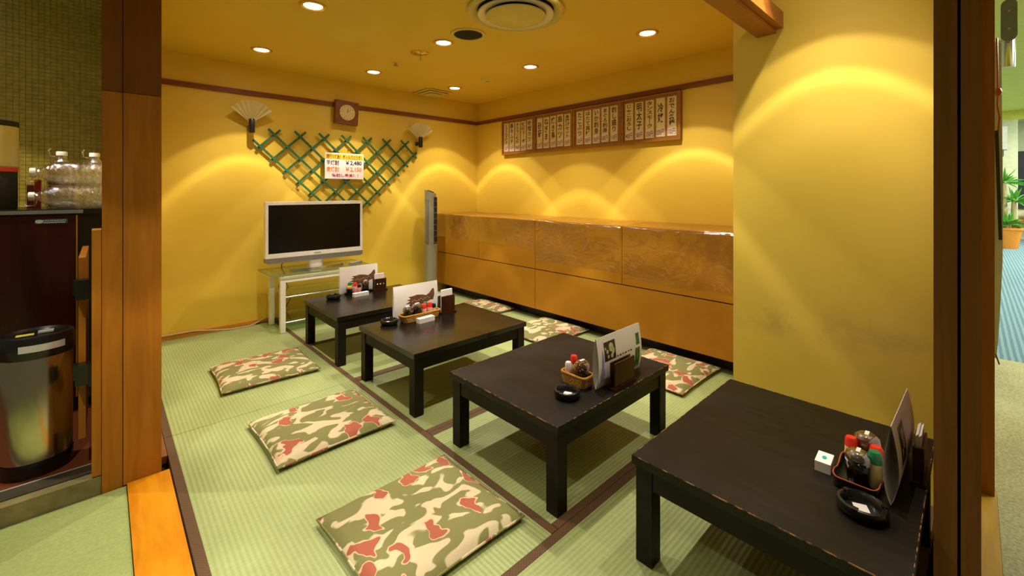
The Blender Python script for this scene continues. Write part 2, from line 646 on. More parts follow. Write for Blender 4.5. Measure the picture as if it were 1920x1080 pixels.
M['teal'] = plain('teal button', (0.02, 0.42, 0.42), 0.4)
M['wicker'] = wood('honey wicker', (0.30, 0.13, 0.012), (0.58, 0.31, 0.045), 0.5, 2, 60, 2, 0.6)
M['rosewood'] = wood('dark red lacquer wood', (0.030, 0.008, 0.003), (0.055, 0.015, 0.006), 0.28, 2)
M['rim_red'] = plain('red lacquer rim', (0.36, 0.055, 0.012), 0.3)
M['fish'] = plain('brown brush ink', (0.13, 0.052, 0.018), 0.7, var=0.4, scale=60)
M['fish_line'] = plain('pale brush line', (0.62, 0.50, 0.42), 0.7)
M['photo_dark'] = plain('dark food photo', (0.03, 0.03, 0.02), 0.4, var=0.9, scale=60)
M['photo_egg'] = plain('pale food', (0.55, 0.52, 0.25), 0.5, var=0.3, scale=50)
M['photo_green'] = plain('green food photo', (0.03, 0.16, 0.04), 0.4, var=0.8, scale=60)
M['lilac'] = plain('lilac wave print', (0.32, 0.30, 0.50), 0.6, var=0.2)
M['bamboo'] = wood('green painted lattice wood', (0.018, 0.085, 0.035), (0.05, 0.16, 0.065), 0.5, 2, 20, 3)
M['shade'] = plain('pleated milk glass', (0.62, 0.52, 0.24), 0.35, var=0.02)
M['clockface'] = plain('cream clock face', (0.66, 0.50, 0.20), 0.5)
M['ink'] = plain('dark red-brown ink', (0.075, 0.012, 0.008), 0.7, var=0.02)
M['ink_black'] = plain('black ink', (0.02, 0.008, 0.006), 0.7, var=0.02)
M['ink_orange'] = plain('orange ink', (0.86, 0.19, 0.015), 0.6, var=0.02)
M['ink_pink'] = plain('magenta ink', (0.50, 0.03, 0.13), 0.6, var=0.02)
M['band'] = plain('amber sign band', (0.78, 0.46, 0.02), 0.6, var=0.03)
M['strip'] = plain('shade-toned menu strip paper', (0.66, 0.53, 0.22), 0.65, var=0.03)  # dim light above the lamp arcs is put into the paper colour
M['price'] = plain('pinkish price paper', (0.72, 0.56, 0.38), 0.65, var=0.03)
M['frame'] = wood('menu board wood', (0.26, 0.105, 0.014), (0.36, 0.155, 0.022), 0.5, 1)
M['vent'] = plain('aged cream vent metal', (0.66, 0.54, 0.16), 0.4)
M['brass'] = plain('brassy trim ring', (0.70, 0.42, 0.10), 0.3, 0.7)
M['lens'] = plain('lit lamp lens', (1, 0.97, 0.9), 0.4, emit=(1.0, 0.90, 0.72, 14.0))
M['tile'] = plain('olive glazed tile', (0.46, 0.37, 0.06), 0.3, var=0.2, scale=30)
M['grout'] = plain('pale grout', (0.62, 0.52, 0.16), 0.9)
M['mahog'] = wood('dark mahogany laminate', (0.030, 0.004, 0.003), (0.075, 0.011, 0.007), 0.22, 2, 6, 10, 0.0)
M['cream'] = plain('cream plastic', (0.55, 0.47, 0.24), 0.4)
M['concrete'] = plain('mossy concrete', (0.20, 0.17, 0.06), 0.8, var=0.3, scale=12, bumpy=0.3)
M['track'] = plain('dark metal track', (0.045, 0.038, 0.022), 0.45, var=0.3)
M['redfloor'] = plain('red brown kitchen floor', (0.16, 0.04, 0.012), 0.4)
M['mat_green'] = carpet_mat('smooth green floor matting', (0.27, 0.335, 0.10), (0.32, 0.395, 0.13))
M['carpet'] = carpet_mat('beige green carpet', (0.30, 0.28, 0.13), (0.52, 0.49, 0.27))
M['carpet_blue'] = carpet_mat('blue ribbed carpet', (0.10, 0.19, 0.25), (0.20, 0.33, 0.38), True)
M['lobbywall'] = plain('pale lobby paint', (0.66, 0.66, 0.44), 0.6)
M['lobbyceil'] = plain('yellow lobby ceiling', (0.66, 0.60, 0.10), 0.7)
M['cloth'] = plain('grey banner cloth', (0.52, 0.50, 0.40), 0.85)
M['terracotta'] = plain('orange flower pot', (0.75, 0.26, 0.02), 0.5)
M['leaf'] = plain('bright palm leaf', (0.10, 0.36, 0.03), 0.45, var=0.4, scale=8)
M['trunk'] = plain('palm trunk', (0.40, 0.30, 0.13), 0.8)
M['badge'] = plain('blue badge', (0.01, 0.10, 0.20), 0.3)
M['badge_txt'] = plain('pale badge lettering', (0.55, 0.66, 0.66), 0.4)
M['yellowlabel'] = plain('yellow caution label', (0.62, 0.55, 0.03), 0.5)
M['cable'] = plain('pale cable', (0.55, 0.42, 0.32), 0.5)
M['winglass'] = plain('dark window glass', (0.04, 0.05, 0.06), 0.08)

# ------------------------------------------------------------------ floor: tatami mats with cloth borders
floor = struct_empty('floor', 'green tatami mats edged with dark brown cloth')
HW = 0.032


def tatami(x0, x1, y0, y1, long_x):
    """one mat, modelled with its long axis along local X"""
    L, W = ((x1 - x0), (y1 - y0)) if long_x else ((y1 - y0), (x1 - x0))
    g = 0.0015
    bm = B((-L / 2 + g, L / 2 - g, -W / 2 + g, W / 2 - g, -0.04, 0.0))
    t = obj('tatami_mat', bm, M['tatami'], floor, ((x0 + x1) / 2, (y0 + y1) / 2, 0), (0, 0, 0 if long_x else PI / 2))
    for s in (-1, 1):
        b = B((-L / 2 + g, L / 2 - g, -HW / 2, HW / 2, -0.01, 0.0015))
        obj('border', b, M['heri'], t, (0, s * (W / 2 - HW / 2 - 0.001), 0))


tatami(0.214, 1.175, 2.69, YB - 0.02, False)
tatami(0.214, 1.175, 1.01, 2.69, False)
for y0, y1 in ((3.545, YB - 0.02), (2.69, 3.545), (1.85, 2.69), (1.01, 1.85)):
    tatami(1.175, 3.10, y0, y1, True)
tatami(0.214, 2.298, 0.10, 1.01, True)
tatami(2.298, 3.10, 0.828, 1.01, True)
struct('floor_slab', B((-3.2, 3.8, -3, 4.6, -0.14, -0.042)), M['dark'], 'hidden dark subfloor under the mats')

# ------------------------------------------------------------------ walls and ceiling
struct('wall_back', B((0.02, XR + 0.1, YB, YB + 0.1, -0.04, ZC)), M['wall'], 'yellow back wall behind the television')
struct('wall_right', B((XR, XR + 0.1, YP, YB, -0.04, ZC)), M['wall'], 'yellow wall above the long padded bench')
struct('wall_front', B((XP, XR + 0.1, 0.0, YP, -0.04, ZC)), M['wall2'], 'projecting yellow wall beside the nearest table', bevel=0.004)
struct('wall_left', B((0.03, XL - 0.01, 2.50, YB, -0.04, ZC)), M['wall'], 'yellow side wall behind the wooden post')
bm = bmesh.new()
box(bm, 0.0, XR + 0.1, -1.6, YB + 0.1, ZC, ZC + 0.08)
struct('ceiling', bm, M['wall'], 'flat yellow ceiling with recessed lamps')
struct('ceiling_passage', B((-2.4, 0.0, -1.6, 2.40, ZC, ZC + 0.08)), M['wall'], 'yellow ceiling over the passage')
# picture rails
struct('trim_1', B((XL, XR, YB - 0.018, YB, 2.055, 2.098)), M['rail'], 'reddish wooden picture rail on back wall', bevel=0.003)
struct('trim_2', B((XR - 0.018, XR, YP, YB - 0.018, 2.055, 2.098)), M['rail_y'], 'reddish wooden picture rail on bench wall', bevel=0.003)
struct('baseboard_back', B((XL, 2.92, YB - 0.02, YB, -0.03, 0.035)), M['base'], 'orange wooden baseboard under back wall', bevel=0.003)
struct('baseboard_right', B((3.085, 3.105, YP, YB - 0.02, -0.03, 0.012)), M['rail_y'], 'brown floor strip along the bench plinth')

struct('baseboard_left', B((0.171, 0.2125, 2.498, YB - 0.021, -0.03, 0.004)), M['rail_y'], 'brown floor strip along the left wall')
# left wooden post: two boards below, darker boards above
p = struct_empty('trim_3', 'broad orange brown wooden post at the room opening', (0, 2.377, 0))
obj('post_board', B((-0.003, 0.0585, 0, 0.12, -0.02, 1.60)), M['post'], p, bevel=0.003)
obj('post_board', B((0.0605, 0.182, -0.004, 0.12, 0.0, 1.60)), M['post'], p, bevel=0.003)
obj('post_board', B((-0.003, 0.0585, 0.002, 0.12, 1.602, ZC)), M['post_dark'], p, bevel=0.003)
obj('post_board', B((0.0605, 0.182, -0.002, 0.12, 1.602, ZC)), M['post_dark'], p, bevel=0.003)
# sills
struct('trim_4', B((0.072, 0.208, 0.075, 2.370, -0.045, 0.006)), M['sill'], 'scuffed orange wooden sill at the room opening', bevel=0.005)
struct('trim_5', B((0.072, 2.62, -0.062, 0.074, -0.045, 0.003)), M['sill_x'], 'yellowish wooden sliding-door sill', bevel=0.003)
# lintel running to the projecting wall
p = struct_empty('trim_6', 'brown wooden lintel beam ending on the projecting wall', (0, 0, 0))
obj('beam', B((0.19, XP, 0.636, 0.718, 1.938, 2.03)), M['beam'], p, bevel=0.004)
obj('beam_lip', B((0.19, XP, 0.606, 0.634, 1.956, 2.03)), M['beam'], p, bevel=0.003)
# end post on the right
struct('trim_7', B((2.54, 2.62, -0.056, -0.014, 0.003, ZC)), M['post'], 'slim orange post beside the lobby carpet', bevel=0.002)


def sliding_door(n, y0, y1, label):
    d = struct_empty('door_%d' % n, label, (1.56, 0, 0.004))
    obj('stile', B((0, 0.045, y0, y1, 0, ZC - 0.006)), M['door'], d, bevel=0.002)
    obj('stile', B((0.675, 0.72, y0, y1, 0, ZC - 0.006)), M['door'], d, bevel=0.002)
    for z0, z1 in ((0, 0.09), (0.75, 0.80), (ZC - 0.09, ZC - 0.006)):
        obj('rail', B((0.046, 0.674, y0 + 0.006, y1 - 0.006, z0, z1)), M['door'], d, bevel=0.002)
    obj('panel', B((0.046, 0.674, (y0 + y1) / 2 - 0.004, (y0 + y1) / 2 + 0.004, 0.092, 0.748)), M['door'], d)
    obj('panel', B((0.046, 0.674, (y0 + y1) / 2 - 0.004, (y0 + y1) / 2 + 0.004, 0.802, ZC - 0.092)), M['paper'], d)


sliding_door(1, 0.0285, 0.0715, 'inner dark brown sliding door seen edge-on')
sliding_door(2, -0.0125, 0.0225, 'outer dark brown sliding door seen edge-on')

# passage floor and kitchen threshold
struct('floor_passage', B((-2.4, 0.070, -1.6, 2.372, -0.042, -0.004)), M['mat_green'], 'smooth green passage floor')
p = struct_empty('trim_8', 'low mossy concrete kitchen threshold with dark door track', (0, 2.377, 0))
obj('kerb', B((-2.4, -0.004, 0.004, 0.05, -0.03, 0.066)), M['concrete'], p, bevel=0.003)
obj('door_track', B((-2.4, -0.004, 0.051, 0.125, -0.03, 0.070)), M['track'], p, bevel=0.002)
obj('metal_strip', B((-2.4, -0.03, 0.126, 0.132, -0.03, 0.071)), M['silver'], p)
struct('floor_kitchen', B((-2.4, 0.03, 2.510, 4.2, -0.04, 0.052)), M['redfloor'], 'red brown kitchen floor')
struct('ceiling_kitchen', B((-2.4, 0.0, 2.41, 4.2, 2.62, 2.70)), M['lobbywall'], 'kitchen ceiling')
# kitchen tile wall
kw = struct('wall_kitchen', B((-1.6, 0.03, 4.008, 4.10, -0.04, 2.62)), M['grout'], 'olive mosaic tiled kitchen wall')
bm = bmesh.new()
for i in range(30):
    for j in range(62):
        x, z = 0.02 - i * 0.0262, 1.02 + j * 0.0243
        d = random.uniform(0, 0.0012)
        box(bm, x - 0.0246, x, 4.0015 - d, 4.009, z, z + 0.0226)
tag(obj('mosaic_tiles', bm, M['tile'], kw), kind='stuff')

# ------------------------------------------------------------------ lobby beyond the sliding doors
struct('floor_lobby', B((0.0, 4.75, -4, -0.064, -0.06, -0.02), (2.63, 4.75, -0.064, 0.0, -0.06, -0.02)), M['carpet'], 'beige green lobby carpet')
struct('floor_carpet', B((4.752, 17, -4, 2, -0.06, -0.02)), M['carpet_blue'], 'blue ribbed lobby carpet')
struct('ceiling_lobby', B((3.70, 12.5, -4, 2, 2.72, 2.8)), M['lobbyceil'], 'yellow lobby ceiling')
struct('ceiling_far', B((12.6, 17, -4, 2, 2.95, 3.0)), M['lobbywall'], 'pale tiled far lobby ceiling')
struct('trim_9', B((12.5, 12.6, -4, 2, 2.55, 3.0)), M['lobbyceil'], 'yellow lobby soffit')
struct('wall_far', B((16.9, 17, -4, 2, -0.02, 3.0)), M['lobbywall'], 'far pale lobby wall')
struct('wall_lobby', B((3.75, 16.9, 0.9, 1.0, -0.02, 2.72)), M['lobbywall'], 'pale lobby side wall')
struct('column', B((14.55, 15.0, -0.66, -0.25, -0.02, 2.95)), M['lobbywall'], 'square pale lobby column')
wn = struct_empty('window_1', 'dark lobby window with orange ledge', (16.85, -1.6, 0))
obj('pane', B((0, 0.02, -0.9, 0.9, 0.75, 2.2)), M['winglass'], wn)
obj('window_sill', B((-0.3, 0.04, -0.95, 0.95, 0.40, 0.50)), M['terracotta'], wn, bevel=0.01)
for k in range(4):
    obj('mullion', B((-0.02, 0, -0.92 + k * 0.6, -0.88 + k * 0.6, 0.75, 2.2)), M['silver'], wn)


# ------------------------------------------------------------------ ceiling fittings
def downlight(x, y, label, ring=0.0, tilt=0.0, power=1.0, core=1.0, z=ZC):
    t = thing('ceiling_downlight', label, 'ceiling light', (x, y, z), 0, 'recessed ceiling downlights')
    bm = bmesh.new()
    lathe(bm, [(0.056, 0), (0.078, 0), (0.078, -0.005), (0.071, -0.010), (0.060, -0.008), (0.053, -0.001)], 28)
    obj('trim_ring', bm, M['brass'], t, smooth=True)
    bm = bmesh.new()
    lathe(bm, [(0, -0.004), (0.035, -0.0036), (0.052, -0.0015), (0.052, 0)], 28)
    obj('lens', bm, M['lens'], t, smooth=True)
    ld = bpy.data.lights.new('downlight_lamp', 'SPOT')
    ld.energy = LAMP_W * power
    ld.color = LAMP_COL
    ld.spot_size = math.radians(150)
    ld.spot_blend = 0.3
    ld.shadow_soft_size = 0.014
    ld.use_nodes = True
    nt = ld.node_tree
    em = nt.nodes['Emission']
    geo = nt.nodes.new('ShaderNodeNewGeometry')
    sp = node(nt, 'ShaderNodeVectorMath', operation='DOT_PRODUCT')
    sp.inputs[1].default_value = (math.sin(math.radians(tilt)), 0, -math.cos(math.radians(tilt)))   # lamp axis
    nt.links.new(geo.outputs['Incoming'], sp.inputs[0])
    ab = node(nt, 'ShaderNodeMath', operation='ABSOLUTE')
    nt.links.new(sp.outputs['Value'], ab.inputs[0])
    ac = node(nt, 'ShaderNodeMath', operation='ARCCOSINE')
    nt.links.new(ab.outputs[0], ac.inputs[0])
    dv = node(nt, 'ShaderNodeMath', operation='DIVIDE')
    dv.inputs[1].default_value = PI / 2
    nt.links.new(ac.outputs[0], dv.inputs[0])
    # photometric curve of the reflector lamp: even core, bright rim at ~34 deg, weak spill to ~44 deg
    D = lambda a: a / 90.0
    g = lambda v: (v, v, v)
    out = ramp(nt, dv.outputs[0], [(0, g(0.40 * core)), (D(20 + ring), g(0.42 * core)), (D(27 + ring), g(0.50 * core)), (D(31.8 + ring), g(0.64)), (D(33.6 + ring), g(0.95)),
                                   (D(34.6 + ring), g(0.90)), (D(36 + ring), g(0.40)), (D(42 + ring), g(0.27)), (D(43.5 + ring), g(0.06)), (D(52), g(0.018)), (D(76), g(0.005))])
    nt.links.new(out, em.inputs['Strength'])
    lo = bpy.data.objects.new('downlight_lamp', ld)
    COL.objects.link(lo)
    lo.location = (0, 0, -0.012)
    lo.parent = t
    return t


for x, y, lb, kw_ in (
        (0.935, 2.765, 'round recessed downlight nearest the left post, cut by picture top', {}),
        (0.925, 3.905, 'recessed downlight above the left fan sconce', dict(ring=-1)),
        (1.890, 2.770, 'recessed downlight beside the round dark ceiling vent', {}),
        (1.871, 3.905, 'recessed downlight above the square wall clock', {}),
        (2.832, 2.765, 'recessed downlight above the middle of the padded bench', dict(ring=-2, power=1.15)),
        (2.812, 3.905, 'recessed downlight beside the square ceiling vent', dict(tilt=9, ring=-1)),
        (2.836, 1.600, 'recessed downlight nearest the lintel beam', dict(tilt=9, ring=-1)),
        (1.880, 1.600, 'recessed downlight over the third table', dict(power=1.4)),
        (0.935, 1.600, 'recessed downlight over the nearest cushion', {}),
        (1.880, 0.420, 'recessed downlight over the nearest table', dict(power=0.68, core=1.5)),
        (-0.55, 1.450, 'recessed downlight over the passage near the kitchen', {}),
        (-0.55, 0.300, 'recessed downlight over the passage', {}),
        (-0.75, 3.000, 'unseen downlight added to brighten the kitchen corner', dict(power=1.7, z=2.62))):  # last lamp is added, unseen, to brighten the kitchen tiles and bottles
    downlight(x, y, lb, **kw_)

# round air diffuser
t = thing('air_diffuser', 'large round cream ceiling air diffuser', 'vent', (1.885, 1.97, ZC))
bm = bmesh.new()
lathe(bm, [(0.25, 0.0), (0.302, 0), (0.306, -0.012), (0.298, -0.022), (0.280, -0.026), (0.268, -0.018), (0.235, 0.0)], 48)
obj('outer_ring', bm, M['vent'], t, smooth=True)
bm = bmesh.new()
lathe(bm, [(0.0, -0.004), (0.24, -0.004)], 40)
obj('dark_throat', bm, M['dark'], t)
bm = bmesh.new()
lathe(bm, [(0.17, -0.008), (0.232, -0.016), (0.240, -0.026), (0.236, -0.032), (0.19, -0.024), (0.165, -0.014)], 48)
obj('middle_cone', bm, M['silver'], t, smooth=True)
bm = bmesh.new()
lathe(bm, [(0.0, -0.055), (0.12, -0.053), (0.165, -0.048), (0.178, -0.044), (0.186, -0.040), (0.187, -0.035), (0.178, -0.034), (0.06, -0.012), (0.0, -0.01)], 48)
obj('centre_disc', bm, M['vent'], t, smooth=True)
# dark round vent
t = thing('exhaust_vent', 'dark round exhaust opening beside a downlight', 'vent', (1.917, 2.497, ZC))
bm = bmesh.new()
lathe(bm, [(0.100, -0.002), (0.106, -0.010), (0.124, -0.008), (0.128, 0)], 36)
obj('flange', bm, M['vent'], t, smooth=True)
bm = bmesh.new()
lathe(bm, [(0, -0.006), (0.101, -0.006)], 36)
obj('mesh_screen', bm, M['dark'], t)
# sprinkler, sensor, detector, square vent
t = thing('emergency_light', 'small round recessed emergency lamp with pull cord', 'light', (1.887, 3.107, ZC))
bm = bmesh.new()
lathe(bm, [(0.055, -0.001), (0.060, -0.009), (0.072, -0.008), (0.076, 0)], 28)
obj('rim', bm, M['brass'], t, smooth=True)
bm = bmesh.new()
lathe(bm, [(0, -0.012), (0.03, -0.009), (0.055, -0.002)], 24)
obj('reflector', bm, M['steel'], t, smooth=True)
bm = bmesh.new()
tube(bm, [(0.01, 0, -0.01), (0.01, 0, -0.065)], 0.0016, 6)
obj('pull_cord', bm, M['dark'], t)
t = thing('sprinkler_head', 'tiny metal sprinkler head on the ceiling', 'sprinkler', (1.882, 3.498, ZC))
bm = bmesh.new()
lathe(bm, [(0, -0.004), (0.032, -0.003), (0.034, 0)], 20)
obj('plate', bm, M['vent'], t, smooth=True)
bm = bmesh.new()
lathe(bm, [(0.009, -0.002), (0.009, -0.02), (0.02, -0.022), (0.021, -0.025), (0, -0.026)], 14)
obj('deflector', bm, M['steel'], t, smooth=True)
t = thing('smoke_detector', 'small flat round smoke detector near bench wall', 'detector', (2.84, 3.407, ZC))
bm = bmesh.new()
lathe(bm, [(0, -0.016), (0.035, -0.015), (0.055, -0.006), (0.06, 0)], 26)
obj('housing', bm, M['vent'], t, smooth=True)
bm = bmesh.new()
for k in range(5):
    box(bm, -0.02 + k * 0.01, -0.016 + k * 0.01, -0.02, -0.012, -0.0185, -0.014)
obj('slots', bm, M['dark'], t)
t = thing('square_vent', 'square stepped cream ceiling vent in the far corner', 'vent', (2.76, 4.26, ZC))
bm = bmesh.new()
for a, b, z in ((0.170, 0.125, -0.010), (0.125, 0.085, -0.020), (0.075, 0.0, -0.030)):
    box(bm, -a, a, -a, a, z, z + 0.004)
obj('louvre_plates', bm, M['vent'], t, bevel=0.002)
obj('neck', B((-0.13, 0.13, -0.13, 0.13, -0.012, 0)), M['grey'], t)

# ------------------------------------------------------------------ padded bench
bench = thing('padded_bench', 'long tan leather padded bench block along the right wall', 'bench', (0, 0, 0))
XF = 2.93
obj('plinth', B((3.06, XR - 0.002, YP + 0.004, YB - 0.022, 0.0, 0.135)), M['toe'], bench)
obj('core', B((XF + 0.03, XR - 0.003, YP + 0.006, YB - 0.024, 0.105, 0.90)), M['seam'], bench)
ub = [YB - 0.022, 3.63, 2.80, 1.87, YP + 0.004]
for a, b in zip(ub, ub[1:]):
    o = obj('upper_panel', B((XF, XR - 0.002, b + 0.0025, a - 0.0025, 0.478, 0.926)), M['leather'], bench, bevel=0.016, seg=3)
lb = [YB - 0.022, 2.80, YP + 0.004]
for a, b in zip(lb, lb[1:]):
    obj('lower_panel', B((XF, XR - 0.002, b + 0.0025, a - 0.0025, 0.105, 0.470)), M['leather'], bench, bevel=0.022, seg=3)
# wrinkled clear film over the upper panels (front face and top)
from mathutils import noise
for ya, yb, zlow in ((4.42, 2.815, 0.66), (2.785, 1.885, 0.56), (1.855, 0.90, 0.53)):
    bm = bmesh.new()
    ny, rows = 70, []
    prof = [(XF - 0.006, zlow + k * (0.905 - zlow) / 16) for k in range(17)] + [(XF - 0.001, 0.922), (XF + 0.010, 0.931)] + \
           [(XF + 0.03 + k * 0.08, 0.9335) for k in range(7)]
    for i in range(ny + 1):
        y = ya + (yb - ya) * i / ny
        r = []
        for k, (x, z) in enumerate(prof):
            q = noise.noise(Vector((y * 9, z * 7 + x * 5, 1.3))) + 0.5 * noise.noise(Vector((y * 24 + z * 18, z * 9, 4.1)))
            amp = 0.007 if k < 17 else 0.003
            d = max(-0.002, q * amp)
            r.append(bm.verts.new((x - (d if k < 18 else 0), y, z + (d if k >= 17 else 0) + (0.012 * noise.noise(Vector((y * 3, 0, 9))) if k == 0 else 0))))
        rows.append(r)
    for A, C in zip(rows, rows[1:]):
        for k in range(len(prof) - 1):
            bm.faces.new((A[k], C[k], C[k + 1], A[k + 1]))
    o = obj('plastic_film', bm, M['film'], bench, smooth=True)
    o['label'] = 'wrinkled clear plastic film'


# ------------------------------------------------------------------ tables
def make_table(top_mat):
    LX, LY, Hh = 0.835, 0.672, 0.34
    t = bpy.data.objects.new('low_table', None)
    COL.objects.link(t)
    obj('table_top', B((-LX / 2, LX / 2, -LY / 2, LY / 2, Hh - 0.028, Hh)), top_mat, t, bevel=0.003)
    i = 0.012
    for s in (-1, 1):
        obj('apron', B((-LX / 2 + 0.06, LX / 2 - 0.06, s * (LY / 2 - i - 0.012) - 0.010, s * (LY / 2 - i - 0.012) + 0.010, Hh - 0.095, Hh - 0.029)), M['leg'], t, bevel=0.002)
        obj('apron', B((s * (LX / 2 - i - 0.012) - 0.010, s * (LX / 2 - i - 0.012) + 0.010, -LY / 2 + 0.06, LY / 2 - 0.06, Hh - 0.095, Hh - 0.029)), M['leg'], t, bevel=0.002)
        for q in (-1, 1):
            cx, cy = s * (LX / 2 - 0.010 - 0.0275), q * (LY / 2 - 0.010 - 0.0275)
            obj('leg', B((cx - 0.0275, cx + 0.0275, cy - 0.0275, cy + 0.0275, 0, Hh - 0.029)), M['leg'], t, bevel=0.003)
    return t


TG = 'low black tables in a row'
tables = {}
for k, (cx, cy, lbl, mt) in enumerate((
        (1.572, 3.290, 'low black wooden table farthest back, beside the television stand', 'lacq'),
        (1.605, 2.348, 'low black wooden table carrying the long wicker basket', 'lacq'),
        (1.618, 1.370, 'low worn black wooden table with a short wicker basket and photo menu', 'lacq_dull'),
        (1.672, 0.428, 'low black wooden table nearest the camera, beside the sliding door', 'lacq_dull'))):
    t = make_table(M[mt])
    t.location = (cx, cy, 0.0015)
    tag(t, lbl, 'table', TG)
    tables[k + 1] = t
TZ = 0.3417


# ------------------------------------------------------------------ cushions
def make_cushion():
    bm = bmesh.new()
    n, hx, hy, Hh = 26, 0.275, 0.25, 0.030
    top, bot = [], []
    for i in range(n + 1):
        rt, rb = [], []
        for j in range(n + 1):
            u, v = -1 + 2 * i / n, -1 + 2 * j / n
            u, v = math.copysign(abs(u) ** 0.8, u), math.copysign(abs(v) ** 0.8, v)
            pin_x = 1 - 0.035 * (1 - v * v) * 1.0
            pin_y = 1 - 0.035 * (1 - u * u) * 1.0
            h = Hh * (max(0, 1 - u ** 6) * max(0, 1 - v ** 6)) ** 0.5
            wv = 0.003 * noise.noise(Vector((u * 3, v * 3, 0.7)))
            rt.append(bm.verts.new((u * hx * pin_x, v * hy * pin_y, 0.020 + h + wv * (1 if h > 0.004 else 0.3))))
            edge = i in (0, n) or j in (0, n)
            rb.append(rt[-1] if edge else bm.verts.new((u * hx * pin_x, v * hy * pin_y, max(0.0, 0.020 - h * 1.3))))
        top.append(rt)
        bot.append(rb)
    for i in range(n):
        for j in range(n):
            bm.faces.new((top[i][j], top[i + 1][j], top[i + 1][j + 1], top[i][j + 1]))
            bm.faces.new((bot[i][j], bot[i][j + 1], bot[i + 1][j + 1], bot[i + 1][j]))
    c = obj('floor_cushion', bm, M['camo'], smooth=True)
    # welted edge
    pts = []
    for a in range(4):
        for k in range(16):
            q = -1 + 2 * k / 16
            u, v = [(q, -1), (1, q), (-q, 1), (-1, -q)][a]
            pts.append((u * hx * (1 - 0.035 * (1 - v * v)), v * hy * (1 - 0.035 * (1 - u * u)), 0.020))
    bm = bmesh.new()
    tube(bm, pts, 0.004, 6, closed=True)
    e = obj('welt', bm, M['camo'], c, smooth=True)
    return c


proto = make_cushion()
CG = 'camouflage print floor cushions'
for k, (x, y, rz, lbl) in enumerate((
        (0.835, 1.365, 0.01, 'camouflage floor cushion nearest the camera, left of the tables'),
        (0.812, 2.275, 0.015, 'camouflage floor cushion in the middle of the left row'),
        (0.785, 3.235, -0.03, 'camouflage floor cushion farthest back on the left mats'),
        (2.745, 3.415, -0.02, 'camouflage floor cushion by the bench, farthest back behind second table'),
        (2.730, 2.485, 0.02, 'camouflage floor cushion by the bench behind the third table'),
        (2.715, 1.405, 0.0, 'camouflage floor cushion by the bench nearest the projecting wall'))):
    c = proto if k == 0 else copy_tree(proto)
    c.location = (x, y, 0.002)
    c.rotation_euler = (0, 0, rz)
    tag(c, lbl, 'cushion', CG)

# ------------------------------------------------------------------ television and stand
st = thing('tv_stand', 'white metal and glass television stand against the back wall', 'tv stand', (1.44, 4.17, 0))
ZT = 0.50
for s in (-1, 1):
    for q, nm in ((-1, 'front_leg'), (1, 'rear_leg')):
        cx, cy = s * 0.335, q * 0.165
        obj(nm, B((cx - 0.020, cx + 0.020, cy - 0.020, cy + 0.020, 0.003, ZT - 0.030)), M['white'], st, bevel=0.006)
obj('top_rail', B((-0.314, 0.314, -0.185, -0.145, ZT - 0.075, ZT - 0.030)), M['white'], st, bevel=0.006)
obj('top_rail', B((-0.314, 0.314, 0.145, 0.185, ZT - 0.075, ZT - 0.030)), M['white'], st, bevel=0.006)
for z in (0.295, 0.08):
    bm = bmesh.new()
    for q in (-1, 1):
        tube(bm, [(-0.315, q * 0.165, z), (0.315, q * 0.165, z)], 0.008, 10)
    obj('cross_rod', bm, M['chrome'], st, smooth=True)
    obj('glass_shelf', B((-0.33, 0.33, -0.155, 0.155, z + 0.009, z + 0.015)), M['glass'], st, bevel=0.001)
for s in (-1, 1):
    for q in (-1, 1):
        bm = bmesh.new()
        lathe(bm, [(0.012, ZT - 0.030), (0.012, ZT - 0.010)], 12, (s * 0.335, q * 0.165))
        obj('glass_support', bm, M['chrome'], st, smooth=True)
obj('glass_top', B((-0.435, 0.435, -0.215, 0.215, ZT - 0.0095, ZT - 0.001)), M['glass'], st, bevel=0.001)
bm = bmesh.new()
for s in (-1, 1):
    box(bm, -0.435, 0.435, s * 0.2155 - 0.0005, s * 0.2155 + 0.0005, ZT - 0.0085, ZT - 0.002)
    box(bm, s * 0.4355 - 0.0005, s * 0.4355 + 0.0005, -0.215, 0.215, ZT - 0.0085, ZT - 0.002)
obj('glass_edge', bm, M['glass_edge'], st)

tv = thing('television', 'flat white-framed television with a black screen', 'television', (1.435, 4.16, ZT), 0)
bm = bmesh.new()
z0, z1, hw = 0.072, 0.605, 0.428
# bezel as four pieces around the screen
box(bm, -hw, -hw + 0.022, -0.030, 0.03, z0 + 0.045, z1)
box(bm, hw - 0.022, hw, -0.030, 0.03, z0 + 0.045, z1)
box(bm, -hw + 0.022, hw - 0.022, -0.030, 0.03, z1 - 0.028, z1)
box(bm, -hw + 0.022, hw - 0.022, -0.030, 0.03, z0 + 0.045, z0 + 0.085)
obj('bezel', bm, M['white'], tv, bevel=0.002)
obj('screen', B((-hw + 0.021, hw - 0.021, -0.0255, 0.02, z0 + 0.084, z1 - 0.027)), M['screen'], tv)
bm = bmesh.new()
prism(bm, [(-hw, z0 + 0.046), (hw, z0 + 0.046), (hw, z0 + 0.010), (hw - 0.02, z0), (-hw + 0.02, z0), (-hw, z0 + 0.010)], 1, -0.033, 0.03)
obj('speaker_bar', bm, M['grey'], tv, bevel=0.003)
obj('rear_case', B((-hw + 0.03, hw - 0.03, 0.03, 0.085, z0 + 0.05, z1 - 0.05)), M['grey'], tv, bevel=0.015)
obj('brand_mark', B((-0.03, 0.03, -0.0312, -0.029, z0 + 0.060, z0 + 0.066)), M['grey'], tv)
bm = bmesh.new()
lathe(bm, [(0.055, 0.012), (0.055, z0 + 0.02)], 24, (0, 0.02), 1.15, 0.5)
obj('neck', bm, M['white'], tv, smooth=True)
bm = bmesh.new()
pts_o, pts_i = [], []
